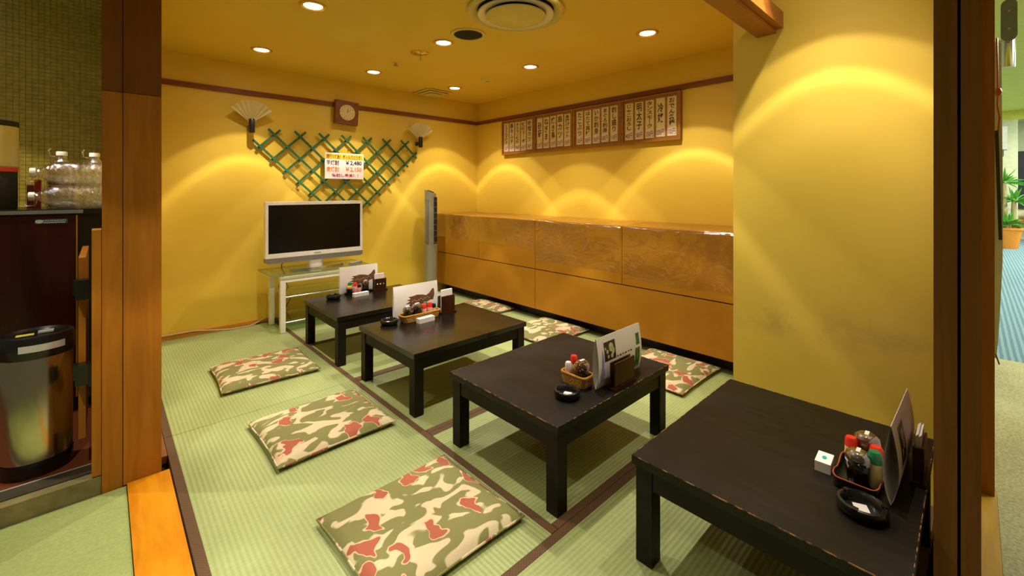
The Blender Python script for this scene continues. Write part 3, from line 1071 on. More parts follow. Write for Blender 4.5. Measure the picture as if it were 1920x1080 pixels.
for k in range(17):
    a = -1 + 2 * k / 16
    pts_o.append((a * 0.235, -0.085 + 0.045 * a * a))
    pts_i.append((a * 0.235, -0.045 + 0.045 * a * a if abs(a) > 0.3 else 0.075))
prism(bm, pts_o + pts_i[::-1], 2, 0.0, 0.013)
obj('foot', bm, M['chrome'], tv, bevel=0.003)
t = thing('remote_control', 'small grey remote control on the glass stand top', 'remote', (1.775, 4.09, ZT), 0.5)
obj('body', B((-0.075, 0.075, -0.022, 0.022, 0, 0.016)), M['grey'], t, bevel=0.006)
bm = bmesh.new()
for i in range(7):
    for j in range(3):
        box(bm, -0.06 + i * 0.017, -0.05 + i * 0.017, -0.014 + j * 0.011, -0.007 + j * 0.011, 0.0155, 0.0185)
obj('buttons', bm, M['silver'], t)
# cables
bm = bmesh.new()
tube(bm, [(1.20, 4.20, 0.59), (1.215, 4.42, 0.52), (1.19, 4.43, 0.30), (1.24, 4.40, 0.36), (1.30, 4.41, 0.22), (1.20, 4.42, 0.02), (1.0, 4.415, 0.005)], 0.0035, 6)
tag(obj('power_cord', bm, M['black_matte'], smooth=True), 'thin black cord hanging behind the television stand', 'cord')
bm = bmesh.new()
tube(bm, [(0.20, 4.422, 0.044), (0.55, 4.424, 0.042), (0.8, 4.40, 0.006), (0.95, 4.395, 0.005), (1.08, 4.42, 0.045), (1.3, 4.425, 0.044)], 0.005, 6)
tag(obj('wall_cable', bm, M['cable'], smooth=True), 'pale cable running along the baseboard', 'cable')

# ------------------------------------------------------------------ tower fan
t = thing('tower_fan', 'tall slim silver tower fan beside the bench', 'fan', (2.735, 4.27, 0), 0.0)
bm = bmesh.new()
lathe(bm, [(0, 0.003), (0.135, 0.003), (0.14, 0.012), (0.10, 0.03), (0.0, 0.034)], 28)
obj('base', bm, M['silver'], t, smooth=True)
bm = bmesh.new()
R_, zt0, zt1 = 0.058, 0.03, 1.215
ring0, ring1 = [], []
for k in range(20):
    a = 2 * PI * k / 20
    cx, cy = R_ * math.copysign(abs(math.cos(a)) ** 0.6, math.cos(a)), R_ * math.copysign(abs(math.sin(a)) ** 0.6, math.sin(a))
    ring0.append(bm.verts.new((cx, cy, zt0)))
    ring1.append(bm.verts.new((cx, cy, zt1 - 0.022 + 0.022 * (cy - cx) / R_ * 0.7)))
for k in range(20):
    bm.faces.new((ring0[k], ring0[(k + 1) % 20], ring1[(k + 1) % 20], ring1[k]))
bm.faces.new(ring1)
obj('body', bm, M['fanbody'], t, smooth=True)
bm = bmesh.new()
box(bm, 0.008, 0.050, -0.0615, -0.052, 0.60, 1.13)
obj('outlet_slot', bm, M['black_matte'], t)
bm = bmesh.new()
for k in range(8):
    box(bm, 0.008, 0.050, -0.0635, -0.0605, 0.612 + k * 0.067, 0.618 + k * 0.067)
obj('grille_bars', bm, M['grey'], t)
obj('side_grille', B((-0.0605, -0.052, -0.045, 0.01, 0.60, 1.10)), M['grey'], t)
bm = bmesh.new()
lathe(bm, [(0.046, 0), (0.046, 0.005), (0.040, 0.006), (0.038, 0.003)], 24, (0, 0), 1, 0.8)
obj('control_rim', bm, M['black_matte'], t, (0, 0, zt1 - 0.022), (0.25, 0.25, 0), smooth=True)

# ------------------------------------------------------------------ green lattice on the back wall
lat = thing('lattice_panel', 'green wooden diamond lattice hung on the back wall', 'lattice', (0, YB, 0))
ZTOP, SL = 1.767, 0.95
A0 = (1.03, 1.607)      # point on the left boundary bar
B0 = (2.60, 1.600)      # point on the right boundary bar
nrm = math.hypot(1, SL)
ux, uz = 1 / nrm, SL / nrm


def cross_with_B(x0, z0):   # '\' line from (x0,z0) meets '/' boundary
    # z0 - SL*(x-x0) = B0z + SL*(x-B0x)
    x = (z0 - B0[1] + SL * (x0 + B0[0])) / (2 * SL)
    return x, z0 - SL * (x - x0)


def cross_with_A(x0, z0):   # '/' line through (x0,z0) meets '\' boundary
    x = (A0[1] - z0 + SL * (x0 + A0[0])) / (2 * SL)
    return x, z0 + SL * (x - x0)


starts = [(0.975, 1.659)] + [(1.10 + 0.2235 * k, ZTOP) for k in range(7)]
for x0, z0 in starts:
    x, z = cross_with_B(x0, z0)
    bm = bmesh.new()
    bar(bm, (x0, -0.034, z0), (x + 0.045 * ux, -0.034, z - 0.045 * uz), 0.019, 0.011, (0, 1, 0))
    obj('slat', bm, M['bamboo'], lat, bevel=0.002)
ends = [(1.205 + 0.2235 * k, ZTOP) for k in range(7)] + [(2.648, 1.645)]
for x0, z0 in ends:
    x, z = cross_with_A(x0, z0)
    bm = bmesh.new()
    bar(bm, (x - 0.045 * ux, -0.022, z - 0.045 * uz), (x0, -0.022, z0), 0.019, 0.011, (0, 1, 0))
    obj('slat', bm, M['bamboo'], lat, bevel=0.002)
for x, z in ((1.05, 1.59), (2.53, 1.66), (1.85, 1.62)):
    bm = bmesh.new()
    tube(bm, [(x, -0.020, z), (x, -0.001, z)], 0.004, 8)
    obj('wall_pin', bm, M['black_matte'], lat)

sg = thing('price_sign', 'white price sign with orange band hung on the lattice', 'sign', (1.798, YB - 0.046, 1.452))
obj('board', B((-0.198, 0.198, -0.004, 0.004, -0.130, 0.130)), M['paper'], sg, bevel=0.002)
obj('colour_band', B((-0.192, 0.192, -0.0052, -0.003, 0.066, 0.122)), M['band'], sg)
text('流行の焼酎！ボトルでどうぞ！', 0.04, (-0.005, -0.0062, 0.094), BACK, M['ink'], sg, bold=0.02, fit=(0.36, 0.042))
text('芋焼酎', 0.06, (-0.122, -0.0052, 0.032), BACK, M['ink'], sg, bold=0.02, fit=(0.125, 0.052))
text('￥2,480', 0.06, (0.092, -0.0052, 0.032), BACK, M['ink_black'], sg, bold=0.025, fit=(0.17, 0.052))
text('麦焼酎', 0.06, (-0.122, -0.0052, -0.034), BACK, M['ink_orange'], sg, bold=0.02, fit=(0.125, 0.052))
text('￥2,150', 0.06, (0.092, -0.0052, -0.034), BACK, M['ink_orange'], sg, bold=0.025, fit=(0.17, 0.052))
text('喉越し最高！！', 0.04, (0.005, -0.0052, -0.094), BACK, M['ink_pink'], sg, bold=0.02, fit=(0.27, 0.033))

# ------------------------------------------------------------------ wall clock
ck = thing('wall_clock', 'square brown wooden wall clock with cream face', 'clock', (1.815, YB - 0.018, 1.998))
ck.rotation_euler = (0, 0.045, 0)
obj('case', B((-0.118, 0.118, -0.05, 0, -0.118, 0.118)), M['rail'], ck, bevel=0.004)
bm = bmesh.new()
lathe(bm, [(0, 0), (0.078, 0), (0.080, -0.003), (0.080, -0.006)], 36)
obj('dial', bm, M['clockface'], ck, (0, -0.053, 0), (-PI / 2, 0, 0), smooth=True)
for k in range(12):
    a = k * PI / 6
    bm = bmesh.new()
    bar(bm, (0.060 * math.sin(a), -0.0540, 0.060 * math.cos(a)), (0.070 * math.sin(a), -0.0540, 0.070 * math.cos(a)), 0.0045, 0.001, (0, 1, 0))
    obj('hour_mark', bm, M['ink'], ck)
for a, L_, w_ in ((0.12, 0.038, 0.005), (0.75, 0.056, 0.0035)):
    bm = bmesh.new()
    bar(bm, (0, -0.0555, 0), (L_ * math.sin(a), -0.0555, L_ * math.cos(a)), w_, 0.001, (0, 1, 0))
    obj('hand', bm, M['ink'], ck)


# ------------------------------------------------------------------ fan-shaped sconces
def sconce(x, z, label):
    t = thing('wall_sconce', label, 'wall lamp', (x, YB, z), 0, 'fan-shaped wall sconces')
    bm = bmesh.new()
    n, R1, half = 16, 0.195, math.radians(53)
    prev = []
    for side in (0, 1):
        ring = []
        for k in range(n + 1):
            a = -half + 2 * half * k / n
            pl = 0.010 if k % 2 else -0.004
            row = []
            for s in (0.10, 0.45, 0.75, 1.0):
                r = R1 * s * (1.0 + (0.03 if (k % 2 == 0 and s == 1.0) else 0))
                bow = -0.055 * math.cos(a * 0.9) * s - 0.05
                row.append(bm.verts.new((r * math.sin(a), bow + pl * s + side * 0.004, r * math.cos(a))))
            ring.append(row)
        prev.append(ring)
    Fr, Bk = prev
    for k in range(n):
        for s in range(3):
            bm.faces.new((Fr[k][s], Fr[k + 1][s], Fr[k + 1][s + 1], Fr[k][s + 1]))
            bm.faces.new((Bk[k][s], Bk[k][s + 1], Bk[k + 1][s + 1], Bk[k + 1][s]))
        bm.faces.new((Fr[k][3], Fr[k + 1][3], Bk[k + 1][3], Bk[k][3]))
        bm.faces.new((Fr[k][0], Bk[k][0], Bk[k + 1][0], Fr[k + 1][0]))
    for k in (0, n):
        for s in range(3):
            bm.faces.new((Fr[k][s], Fr[k][s + 1], Bk[k][s + 1], Bk[k][s]))
    obj('fan_shade', bm, M['shade'], t)
    bm = bmesh.new()
    lathe(bm, [(0, -0.085), (0.022, -0.085), (0.024, -0.08), (0.024, 0.030), (0.020, 0.036), (0, 0.036)], 18, (0, -0.085))
    obj('lamp_holder', bm, M['black'], t, smooth=True)
    obj('wall_bracket', B((-0.02, 0.02, -0.075, -0.001, -0.06, -0.02)), M['black'], t, bevel=0.004)
    return t


sconce(0.957, 1.80, 'pleated fan-shaped wall sconce at the left of the lattice')
sconce(2.664, 1.785, 'pleated fan-shaped wall sconce at the right of the lattice')

# ------------------------------------------------------------------ menu boards on the bench wall
BOARDS = [
    (3.921, 3.380, 'wooden menu board nearest the room corner', [('とろろねぎ焼き', '580円'), ('豚キムチ', '500円'), ('ホルモン鉄板', '580円'), ('鉄板マ｜ボ', '450円'), ('味噌カツ', '580円')]),
    (3.375, 2.828, 'wooden menu board of skewer dishes, second from the room corner', [('砂肝', '330円'), ('ねぎま', '450円'), ('焼き鳥', '330円'), ('串カツ', '250円'), ('串揚げセット', '500円')]),
    (2.822, 2.258, 'wooden menu board of raw fish dishes, third from the room corner', [('たこぶつ', '500円'), ('ほたて貝柱', '580円'), ('いか刺身', '580円'), ('まぐろ刺身', '680円'), ('刺し盛り', '1100円')]),
    (2.253, 1.683, 'wooden menu board nearest the projecting wall', [('じゃこおろし', '400円'), ('明太子', '380円'), ('タンスモ｜ク', '350円'), ('冷奴', '250円'), ('おでん各種', '100円')])]
for ya, yb, lbl, items in BOARDS:
    W_ = ya - yb
    t = thing('menu_board', lbl, 'menu board', (XR - 0.02, (ya + yb) / 2, 1.838), 0, 'menu boards on the bench wall')
    obj('backing', B((-0.012, 0.018, -W_ / 2, W_ / 2, -0.206, 0.206)), M['frame'], t, bevel=0.002)
    for s in (-1, 1):
        obj('frame_bar', B((-0.024, -0.011, s * (W_ / 2 - 0.009) - 0.009, s * (W_ / 2 - 0.009) + 0.009, -0.188, 0.188)), M['frame'], t, bevel=0.002)
        obj('frame_bar', B((-0.024, -0.011, -W_ / 2, W_ / 2, s * 0.197 - 0.009, s * 0.197 + 0.009)), M['frame'], t, bevel=0.002)
    pitch = (W_ - 0.055) / 5
    for k, (nm, pr) in enumerate(items):
        y = W_ / 2 - 0.0275 - pitch * (k + 0.5)
        zo = random.uniform(-0.004, 0.004)
        s = obj('menu_strip', B((-0.0145, -0.011, y - 0.0405, y + 0.0405, -0.168 + zo, 0.168 + zo)), M['strip'], t)
        obj('price_slip', B((-0.0155, -0.0146, y - 0.0400, y + 0.0400, -0.166 + zo, -0.093 + zo)), M['price'], s)
        L_ = len(nm)
        body = '\n'.join(nm)
        hgt = min(0.235, 0.062 * L_ + (0.045 * (L_ - 1) if L_ < 4 else 0.0))
        text(body, 0.05, (-0.0153, y, 0.158 - 0.118 + zo), SIDE, M['ink'], s, bold=0.022, fit=(0.056, hgt))
        text(pr, 0.05, (-0.0163, y, -0.130 + zo), SIDE, M['ink'], s, name='price_lettering', bold=0.005, fit=(0.066, 0.052))


# ------------------------------------------------------------------ table-top items
def ashtray(x, y, label, r=0.056, paper=False):
    t = thing('ashtray', label, 'ashtray', (x, y, TZ), 0.4, 'black ashtrays')
    bm = bmesh.new()
    lathe(bm, [(0, 0), (r * 0.80, 0), (r * 0.98, 0.010), (r, 0.020), (r * 0.95, 0.029), (r * 0.84, 0.031), (r * 0.72, 0.024), (r * 0.66, 0.009), (0, 0.008)], 32)
    obj('dish', bm, M['black'], t, smooth=True)
    for k in range(3):
        a = 2 * PI * k / 3 + 0.5
        bm = bmesh.new()
        bar(bm, (r * 0.74 * math.cos(a), r * 0.74 * math.sin(a), 0.0285), (r * 0.98 * math.cos(a), r * 0.98 * math.sin(a), 0.0275), 0.012, 0.008, (0, 0, 1))
        obj('cigarette_rest', bm, M['black'], t, bevel=0.002)
    if paper:
        obj('white_sticker', B((-0.022, 0.022, -0.016, 0.016, 0.0082, 0.0096)), M['paper'], t)
    return t


ashtray(1.338, 3.500, 'round black ashtray on the table beside the television stand', 0.055)
ashtray(1.345, 2.585, 'round black ashtray at the left end of the long basket', 0.055)
ashtray(1.412, 1.165, 'round black ashtray with white sticker beside the short basket', 0.054, True)
ashtray(1.475, 0.205, 'round black ashtray with white sticker on the nearest table', 0.056, True)


def soy_pot(x, y, z, label, lid='amber', s=1.0):
    t = thing('soy_sauce_pot', label, 'sauce pot', (x, y, z), 0, 'soy sauce pots')
    t.scale = (s, s, s)
    bm = bmesh.new()
    lathe(bm, [(0, 0), (0.026, 0), (0.029, 0.004), (0.029, 0.055), (0.026, 0.062), (0, 0.062)], 24)
    obj('body', bm, M['soy'], t, smooth=True)
    bm = bmesh.new()
    lathe(bm, [(0.027, 0.062), (0.033, 0.064), (0.034, 0.075), (0.031, 0.088), (0.020, 0.097), (0, 0.099)], 24)
    obj('lid', bm, M[lid], t, smooth=True)
    bm = bmesh.new()
    lathe(bm, [(0, 0.064), (0.024, 0.066), (0.022, 0.080), (0, 0.084)], 18)
    obj('inner_lid', bm, M['tea'], t, smooth=True)
    obj('label_strip', B((-0.014, 0.014, -0.005, 0.005, 0.0985, 0.1005)), M['paper'], t)
    bm = bmesh.new()
    bar(bm, (-0.028, -0.012, 0.066), (-0.041, -0.018, 0.072), 0.014, 0.008, (0, 0, 1))
    obj('spout', bm, M[lid], t, bevel=0.002)
    return t


def shaker(x, y, z, label, cap, body, hgt=0.085, r=0.0165):
    t = thing('spice_shaker', label, 'spice bottle', (x, y, z), 0, 'spice shakers')
    bm = bmesh.new()
    lathe(bm, [(0, 0), (r * 0.95, 0), (r, 0.003), (r, hgt * 0.66), (r * 0.85, hgt * 0.70), (0, hgt * 0.70)], 18)
    obj('body', bm, M[body], t, smooth=True)
    bm = bmesh.new()
    lathe(bm, [(r * 0.95, hgt * 0.67), (r * 1.0, hgt * 0.68), (r * 0.97, hgt * 0.92), (r * 0.75, hgt), (0, hgt * 1.01)], 18)
    obj('cap', bm, M[cap], t, smooth=True)
    return t


def pepper_jar(x, y, z, label, r=0.024):
    t = thing('spice_jar', label, 'spice jar', (x, y, z), 0, 'spice jars')
    bm = bmesh.new()
    lathe(bm, [(0, 0), (r * 0.9, 0), (r, 0.004), (r, 0.046), (0, 0.046)], 20)
    obj('body', bm, M['soy'], t, smooth=True)
    bm = bmesh.new()
    lathe(bm, [(r * 0.97, 0.046), (r * 1.05, 0.048), (r * 1.03, 0.060), (r * 0.8, 0.066), (0, 0.067)], 20)
    obj('lid', bm, M['sesame'], t, smooth=True)
    return t


def rr(w_, h_, r, n=5):
    """rounded rectangle outline"""
    pts = []
    for sx, sy, a0 in ((1, 1, 0), (-1, 1, 90), (-1, -1, 180), (1, -1, 270)):
        for k in range(n + 1):
            a = math.radians(a0 + 90 * k / n)
            pts.append((sx * (w_ / 2 - r) + r * math.cos(a), sy * (h_ / 2 - r) + r * math.sin(a)))
    return pts


def basket(x, y, wx, wy, hgt, label, rz=0.0):
    t = thing('wicker_basket', label, 'basket', (x, y, TZ), rz, 'wicker condiment baskets')
    bm = bmesh.new()
    n = int(hgt / 0.007)
    for k in range(n):
        f = 0.9 + 0.1 * k / (n - 1)
        base = rr(wx * f, wy * f, min(wx, wy) * 0.25, 6)
        dense = []
        for i, q in enumerate(base):
            q2 = base[(i + 1) % len(base)]
            m = max(1, int(math.dist(q, q2) / 0.009))
            for j in range(m):
                dense.append((q[0] + (q2[0] - q[0]) * j / m, q[1] + (q2[1] - q[1]) * j / m))
        pts = [(px * (1 + 0.02 * (-1) ** (i + k)), py * (1 + 0.03 * (-1) ** (i + k)), 0.004 + k * 0.007) for i, (px, py) in enumerate(dense)]
        tube(bm, pts, 0.0042, 5, closed=True)
    tag(obj('woven_side', bm, M['wicker'], t, smooth=True), kind='stuff')
    bm = bmesh.new()
    tube(bm, [(px, py, hgt) for px, py in rr(wx * 1.02, wy * 1.03, min(wx, wy) * 0.25, 6)], 0.0055, 6, closed=True)
    obj('rim', bm, M['wicker'], t, smooth=True)
    bm = bmesh.new()
    prism(bm, rr(wx * 0.88, wy * 0.88, min(wx, wy) * 0.22, 6), 2, 0.0015, 0.006)
    obj('bottom', bm, M['wicker'], t)
    return t


def white_box(x, y, w_, d_, h_, label, rz=0.0, oval=True):
    t = thing('toothpick_box', label, 'box', (x, y, TZ), rz, 'white table boxes')
    obj('body', B((-w_ / 2, w_ / 2, -d_ / 2, d_ / 2, 0, h_ * 0.62)), M['paper'], t, bevel=0.002)
    obj('lid', B((-w_ / 2, w_ / 2, -d_ / 2, d_ / 2, h_ * 0.64, h_)), M['paper'], t, bevel=0.002)
    if oval:
        bm = bmesh.new()
        lathe(bm, [(0, h_ + 0.0012), (0.010, h_ + 0.0012), (0.010, h_)], 18, (0, 0), 1.0, 0.6)
        obj('teal_oval', bm, M['teal'], t)
    return t


def napkin_holder(x, y, w_, h_, label, nlabel, studs=False, rz=0.0, dk=1.0, end=False):
    t = thing('napkin_holder', label, 'napkin holder', (x, y, TZ), rz, 'dark wooden napkin holders')
    obj('base', B((-w_ / 2 - 0.008, w_ / 2 + 0.008, -0.030 * dk, 0.030 * dk, 0, 0.012)), M['rosewood'], t, bevel=0.003)
    obj('front_plate', B((-w_ / 2, w_ / 2, -0.022 * dk, -0.012 * dk, 0.0125, h_)), M['rosewood'], t, bevel=0.004)
    obj('back_plate', B((-w_ / 2, w_ / 2, 0.014 * dk, 0.022 * dk, 0.0125, h_)), M['rosewood'], t, bevel=0.004)
    if end:
        obj('end_plate', B((-w_ / 2 + 0.002, -w_ / 2 + 0.010, -0.0115 * dk, 0.0135 * dk, 0.0125, h_ - 0.004)), M['rosewood'], t, bevel=0.001)
    if studs:
        for k in range(3):
            bm = bmesh.new()
            lathe(bm, [(0, 0.002), (0.004, 0.001), (0.005, 0)], 10)
            obj('silver_dot', bm, M['chrome'], t, (-0.028 + k * 0.028, -0.0222, h_ * 0.55), (PI / 2, 0, 0))
    if nlabel:
        n = thing('paper_napkins', nlabel, 'napkins', (x, y, TZ + 0.0125), rz, 'stacks of paper napkins')
        for k in range(6):
            zz = h_ + 0.030 * dk - 0.003 * (k % 3)
            obj('napkin', B((-w_ / 2 + (0.016 if end else 0.006) + 0.001 * k, w_ / 2 - 0.014 + 0.001 * k, (-0.0110 + k * 0.004) * dk, (-0.0075 + k * 0.004) * dk, 0, zz)), M['paper'], n)
    return t


def lens_card(x, y, w_, h_, thick, label, rz=0.0, lean=0.0):
    """folded sheet standing upright: front and back leaves bow apart"""
    t = thing('menu_card', label, 'menu', (x, y, TZ), rz, 'standing folded menus')
    for s, nm in ((-1, 'front_leaf'), (1, 'back_leaf')):
        bm = bmesh.new()
        n = 14
        outer, inner = [], []
        for k in range(n + 1):
            q = k / n
            z = 0.001 + h_ * q
            yy = s * thick * (math.sin(PI * q) ** 0.8) * (0.55 + 0.45 * (1 - q)) + lean * q
            outer.append((yy + s * 0.0006, z))
            inner.append((yy - s * 0.0002 + s * 0.0001, z))
        rows = [[bm.verts.new((sx * w_ / 2, yy, z)) for (yy, z) in outer + inner[::-1]] for sx in (-1, 1)]
        m = len(rows[0])
        for k in range(m):
            bm.faces.new((rows[0][k], rows[1][k], rows[1][(k + 1) % m], rows[0][(k + 1) % m]))
        obj(nm, bm, M['paper'], t, smooth=True)
    t['thick'] = thick

    def surf(q):
        return -thick * (math.sin(PI * q) ** 0.8) * (0.55 + 0.45 * (1 - q)) + lean * q - 0.0012
    return t, surf, h_


def decal(t, surf, h_, poly, m, name, off=0.0, nseg=1):
    """flat print that follows the bowed front leaf: poly in (x, z)"""
    bm = bmesh.new()
    # cut the outline into horizontal slices so that it follows the bow
    vs = [bm.verts.new((px, 0, pz)) for px, pz in poly]
    bm.faces.new(vs)
    zs = [pz for _, pz in poly]
    for k in range(1, 12):
        zc = h_ * k / 12
        if min(zs) < zc < max(zs):
            bmesh.ops.bisect_plane(bm, geom=bm.verts[:] + bm.edges[:] + bm.faces[:], plane_co=(0, 0, zc), plane_no=(0, 0, 1))
    bmesh.ops.triangulate(bm, faces=bm.faces[:])
    for v in bm.verts:
        v.co.y = surf(max(0.0, min(1.0, v.co.z / h_))) - off
    return obj(name, bm, m, t)


def rect(x0, x1, z0, z1):
    return [(x0, z0), (x1, z0), (x1, z1), (x0, z1)]


def fish(t, surf, h_, cx, cz, s):
    up = [(0.115, 0.040), (0.128, 0.036), (0.130, 0.010), (0.118, -0.014), (0.095, -0.012), (0.060, -0.020), (0.02, -0.024)]
    left = [(-0.03, -0.030), (-0.070, -0.034), (-0.115, -0.040), (-0.080, -0.026), (-0.125, -0.026), (-0.085, -0.014), (-0.132, -0.012),
            (-0.088, -0.003), (-0.120, 0.004), (-0.085, 0.008), (-0.105, 0.018), (-0.070, 0.018)]
    top = [(-0.03, 0.022), (0.02, 0.018), (0.055, 0.012), (0.085, 0.022)]
    decal(t, surf, h_, [(cx + a * s * 0.88, cz + b * s * 1.5) for a, b in up + left + top], M['fish'], 'fish_print')
    for k in range(9):
        x0 = cx + (-0.07 + k * 0.017) * s
        z0 = cz + (-0.008 + 0.006 * math.sin(k * 2.1) + 0.0012 * k) * s
        decal(t, surf, h_, [(x0, z0), (x0 + 0.010 * s, z0 + 0.004 * s), (x0 + 0.013 * s, z0 + 0.0015 * s), (x0 + 0.004 * s, z0 - 0.0025 * s)], M['fish_line'], 'brush_stroke', 0.0006)


# --- table 1 (beside the television)
c, sf, hh = lens_card(1.592, 3.600, 0.335, 0.222, 0.010, 'white standing menu with brown fish print on the farthest table')
fish(c, sf, hh, 0.030, 0.112, 1.0)
tr = thing('condiment_tray', 'small black condiment tray in front of the farthest menu', 'tray', (1.570, 3.555, TZ), 0)
bm = bmesh.new()
lathe(bm, [(0, 0), (0.075, 0), (0.085, 0.012), (0.082, 0.013), (0.072, 0.003), (0, 0.003)], 30, (0, 0), 1.5, 0.42)
obj('tray', bm, M['black'], tr, smooth=True)
zt = TZ + 0.0035
pepper_jar(1.488, 3.548, zt, 'dark jar with sesame-coloured lid beside the farthest ashtray')
shaker(1.503, 3.572, zt, 'green-capped shaker on the farthest table', 'greencap', 'salt', 0.09)
shaker(1.535, 3.545, zt, 'red-capped shaker on the farthest table', 'red', 'labelred', 0.088)
shaker(1.568, 3.540, zt, 'pink-labelled shaker in front of the farthest menu', 'black', 'labelred', 0.068, 0.015)
soy_pot(1.630, 3.556, zt, 'dark soy sauce pot in the farthest condiment tray', 'smoke', 0.95)
white_box(1.538, 3.442, 0.125, 0.036, 0.028, 'long white box on the farthest table', 0.05, False)
napkin_holder(1.745, 3.530, 0.105, 0.102, 'dark napkin holder with three silver dots on the farthest table', 'white napkins in the holder with silver dots', True)

# --- table 2
c, sf, hh = lens_card(1.578, 2.648, 0.345, 0.216, 0.010, 'white standing menu with brown fish print behind the long basket')
fish(c, sf, hh, 0.030, 0.108, 1.0)
basket(1.548, 2.548, 0.275, 0.080, 0.045, 'long wicker basket of condiments on the second table')
zb = TZ + 0.0065
soy_pot(1.458, 2.550, zb, 'left soy sauce pot in the long wicker basket', 'smoke', 0.95)
soy_pot(1.531, 2.553, zb, 'taller soy sauce pot in the long wicker basket', 'smoke', 1.02)
shaker(1.578, 2.540, zb, 'front red-capped shaker in the long wicker basket', 'red', 'labelred', 0.090)
shaker(1.602, 2.566, zb, 'green-capped shaker in the long wicker basket', 'greencap', 'salt', 0.094)
shaker(1.620, 2.538, zb, 'second red-capped shaker in the long wicker basket', 'red', 'labelred', 0.094)
shaker(1.658, 2.550, zb, 'black-capped shaker at the right of the long wicker basket', 'black', 'salt', 0.076)
white_box(1.545, 2.470, 0.118, 0.040, 0.030, 'long white box in front of the long wicker basket', 0.05, True)
napkin_holder(1.770, 2.555, 0.108, 0.122, 'plain dark napkin holder on the second table', 'white napkins in the plain holder on the second table')

# --- table 3
c, sf, hh = lens_card(1.722, 1.118, 0.350, 0.218, 0.020, 'standing photo menu on the third table', 0.0)
decal(c, sf, hh, rect(-0.128, -0.042, 0.110, 0.192), M['photo_dark'], 'food_photo')
for k, (a, b, r) in enumerate(((-0.075, 0.165, 0.018), (-0.062, 0.148, 0.013), (-0.072, 0.128, 0.010), (-0.105, 0.150, 0.008), (-0.118, 0.165, 0.006), (-0.100, 0.128, 0.007))):
    decal(c, sf, hh, [(a + r * math.cos(q * PI / 5), b + r * 1.1 * math.sin(q * PI / 5)) for q in range(10)], M['photo_egg'], 'food_item', 0.0006)
decal(c, sf, hh, rect(0.128, 0.158, 0.125, 0.178), M['photo_green'], 'food_photo')
decal(c, sf, hh, rect(0.118, 0.158, 0.020, 0.112), M['photo_green'], 'food_photo')
decal(c, sf, hh, [(-0.150, 0.02), (-0.132, 0.03), (-0.126, 0.06), (-0.136, 0.09), (-0.130, 0.13), (-0.142, 0.17), (-0.150, 0.13), (-0.152, 0.09), (-0.158, 0.06)], M['lilac'], 'wave_print')
for k in range(6):
    decal(c, sf, hh, rect(-0.035 + k * 0.022, -0.022 + k * 0.022, 0.112 - 0.002 * (k % 2), 0.117), M['ink'], 'caption_mark')
basket(1.541, 1.212, 0.074, 0.130, 0.048, 'short wicker basket beside the photo menu on the third table')
soy_pot(1.543, 1.188, zb, 'amber-lidded soy sauce pot in the short wicker basket', 'amber', 1.04)
shaker(1.522, 1.248, zb, 'pink-labelled shaker in the short wicker basket', 'white', 'labelred', 0.085, 0.015)
shaker(1.558, 1.245, zb, 'red-capped shaker in the short wicker basket', 'red', 'salt', 0.105)
napkin_holder(1.675, 1.066, 0.155, 0.115, 'wide dark red wooden holder in front of the photo menu', None, False, 0.0, 0.6)

# --- table 4 (nearest)
c, sf, hh = lens_card(1.735, 0.152, 0.340, 0.215, 0.021, 'standing photo menu on the nearest table', -0.02)
decal(c, sf, hh, rect(-0.110, -0.030, 0.085, 0.190), M['photo_dark'], 'food_photo')
for k, (a, b, r) in enumerate(((-0.065, 0.160, 0.016), (-0.060, 0.135, 0.012), (-0.085, 0.120, 0.009))):
    decal(c, sf, hh, [(a + r * math.cos(q * PI / 5), b + r * 1.1 * math.sin(q * PI / 5)) for q in range(10)], M['photo_egg'], 'food_item', 0.0006)
tr = thing('condiment_tray', 'black condiment tray with wavy red rim on the nearest table', 'tray', (1.655, 0.232, TZ), 0)
bm = bmesh.new()
out = rr(0.215, 0.105, 0.02, 5)
prism(bm, out, 2, 0, 0.005)
obj('tray_floor', bm, M['black'], tr)
bm = bmesh.new()
dense = []
for i, q in enumerate(out):
    q2 = out[(i + 1) % len(out)]
    m_ = max(1, int(math.dist(q, q2) / 0.012))
    dense += [(q[0] + (q2[0] - q[0]) * j / m_, q[1] + (q2[1] - q[1]) * j / m_) for j in range(m_)]
top = [(px, py, 0.030 + 0.006 * math.sin(px * 60) * (1 if abs(py) > 0.04 else 0.3)) for px, py in dense]
vb = [bm.verts.new((px, py, 0.002)) for px, py in dense]
vt = [bm.verts.new(q) for q in top]
vi = [bm.verts.new((q[0] * 0.975, q[1] * 0.95, q[2])) for q in top]
vj = [bm.verts.new((px * 0.975, py * 0.95, 0.004)) for px, py in dense]
nn = len(dense)
for i in range(nn):
    j = (i + 1) % nn
    for A_, C_ in ((vb, vt), (vt, vi), (vi, vj)):
        bm.faces.new((A_[i], A_[j], C_[j], C_[i]))
obj('tray_wall', bm, M['black'], tr)
bm = bmesh.new()
tube(bm, top, 0.002, 5, closed=True)
obj('red_rim', bm, M['rim_red'], tr, smooth=True)
zt = TZ + 0.0055
soy_pot(1.612, 0.232, zt, 'dark-lidded soy sauce pot on the nearest table', 'smoke', 0.95)
soy_pot(1.732, 0.228, zt, 'amber-lidded soy sauce pot on the nearest table', 'amber', 1.0)
shaker(1.625, 0.196, zt, 'green-capped bottle of pale powder on the nearest table', 'greencap', 'salt', 0.100, 0.017)
shaker(1.696, 0.262, zt, 'tall red-capped shaker beside the white box on the nearest table', 'red', 'salt', 0.088, 0.016)
shaker(1.686, 0.200, zt, 'red-capped bottle next to the menu on the nearest table', 'red', 'labelred', 0.088, 0.017)
pepper_jar(1.660, 0.240, zt, 'jar with sesame-coloured lid between the soy pots on the nearest table', 0.023)
white_box(1.632, 0.318, 0.070, 0.040, 0.030, 'white box with a teal oval on the nearest table', 0.05, True)
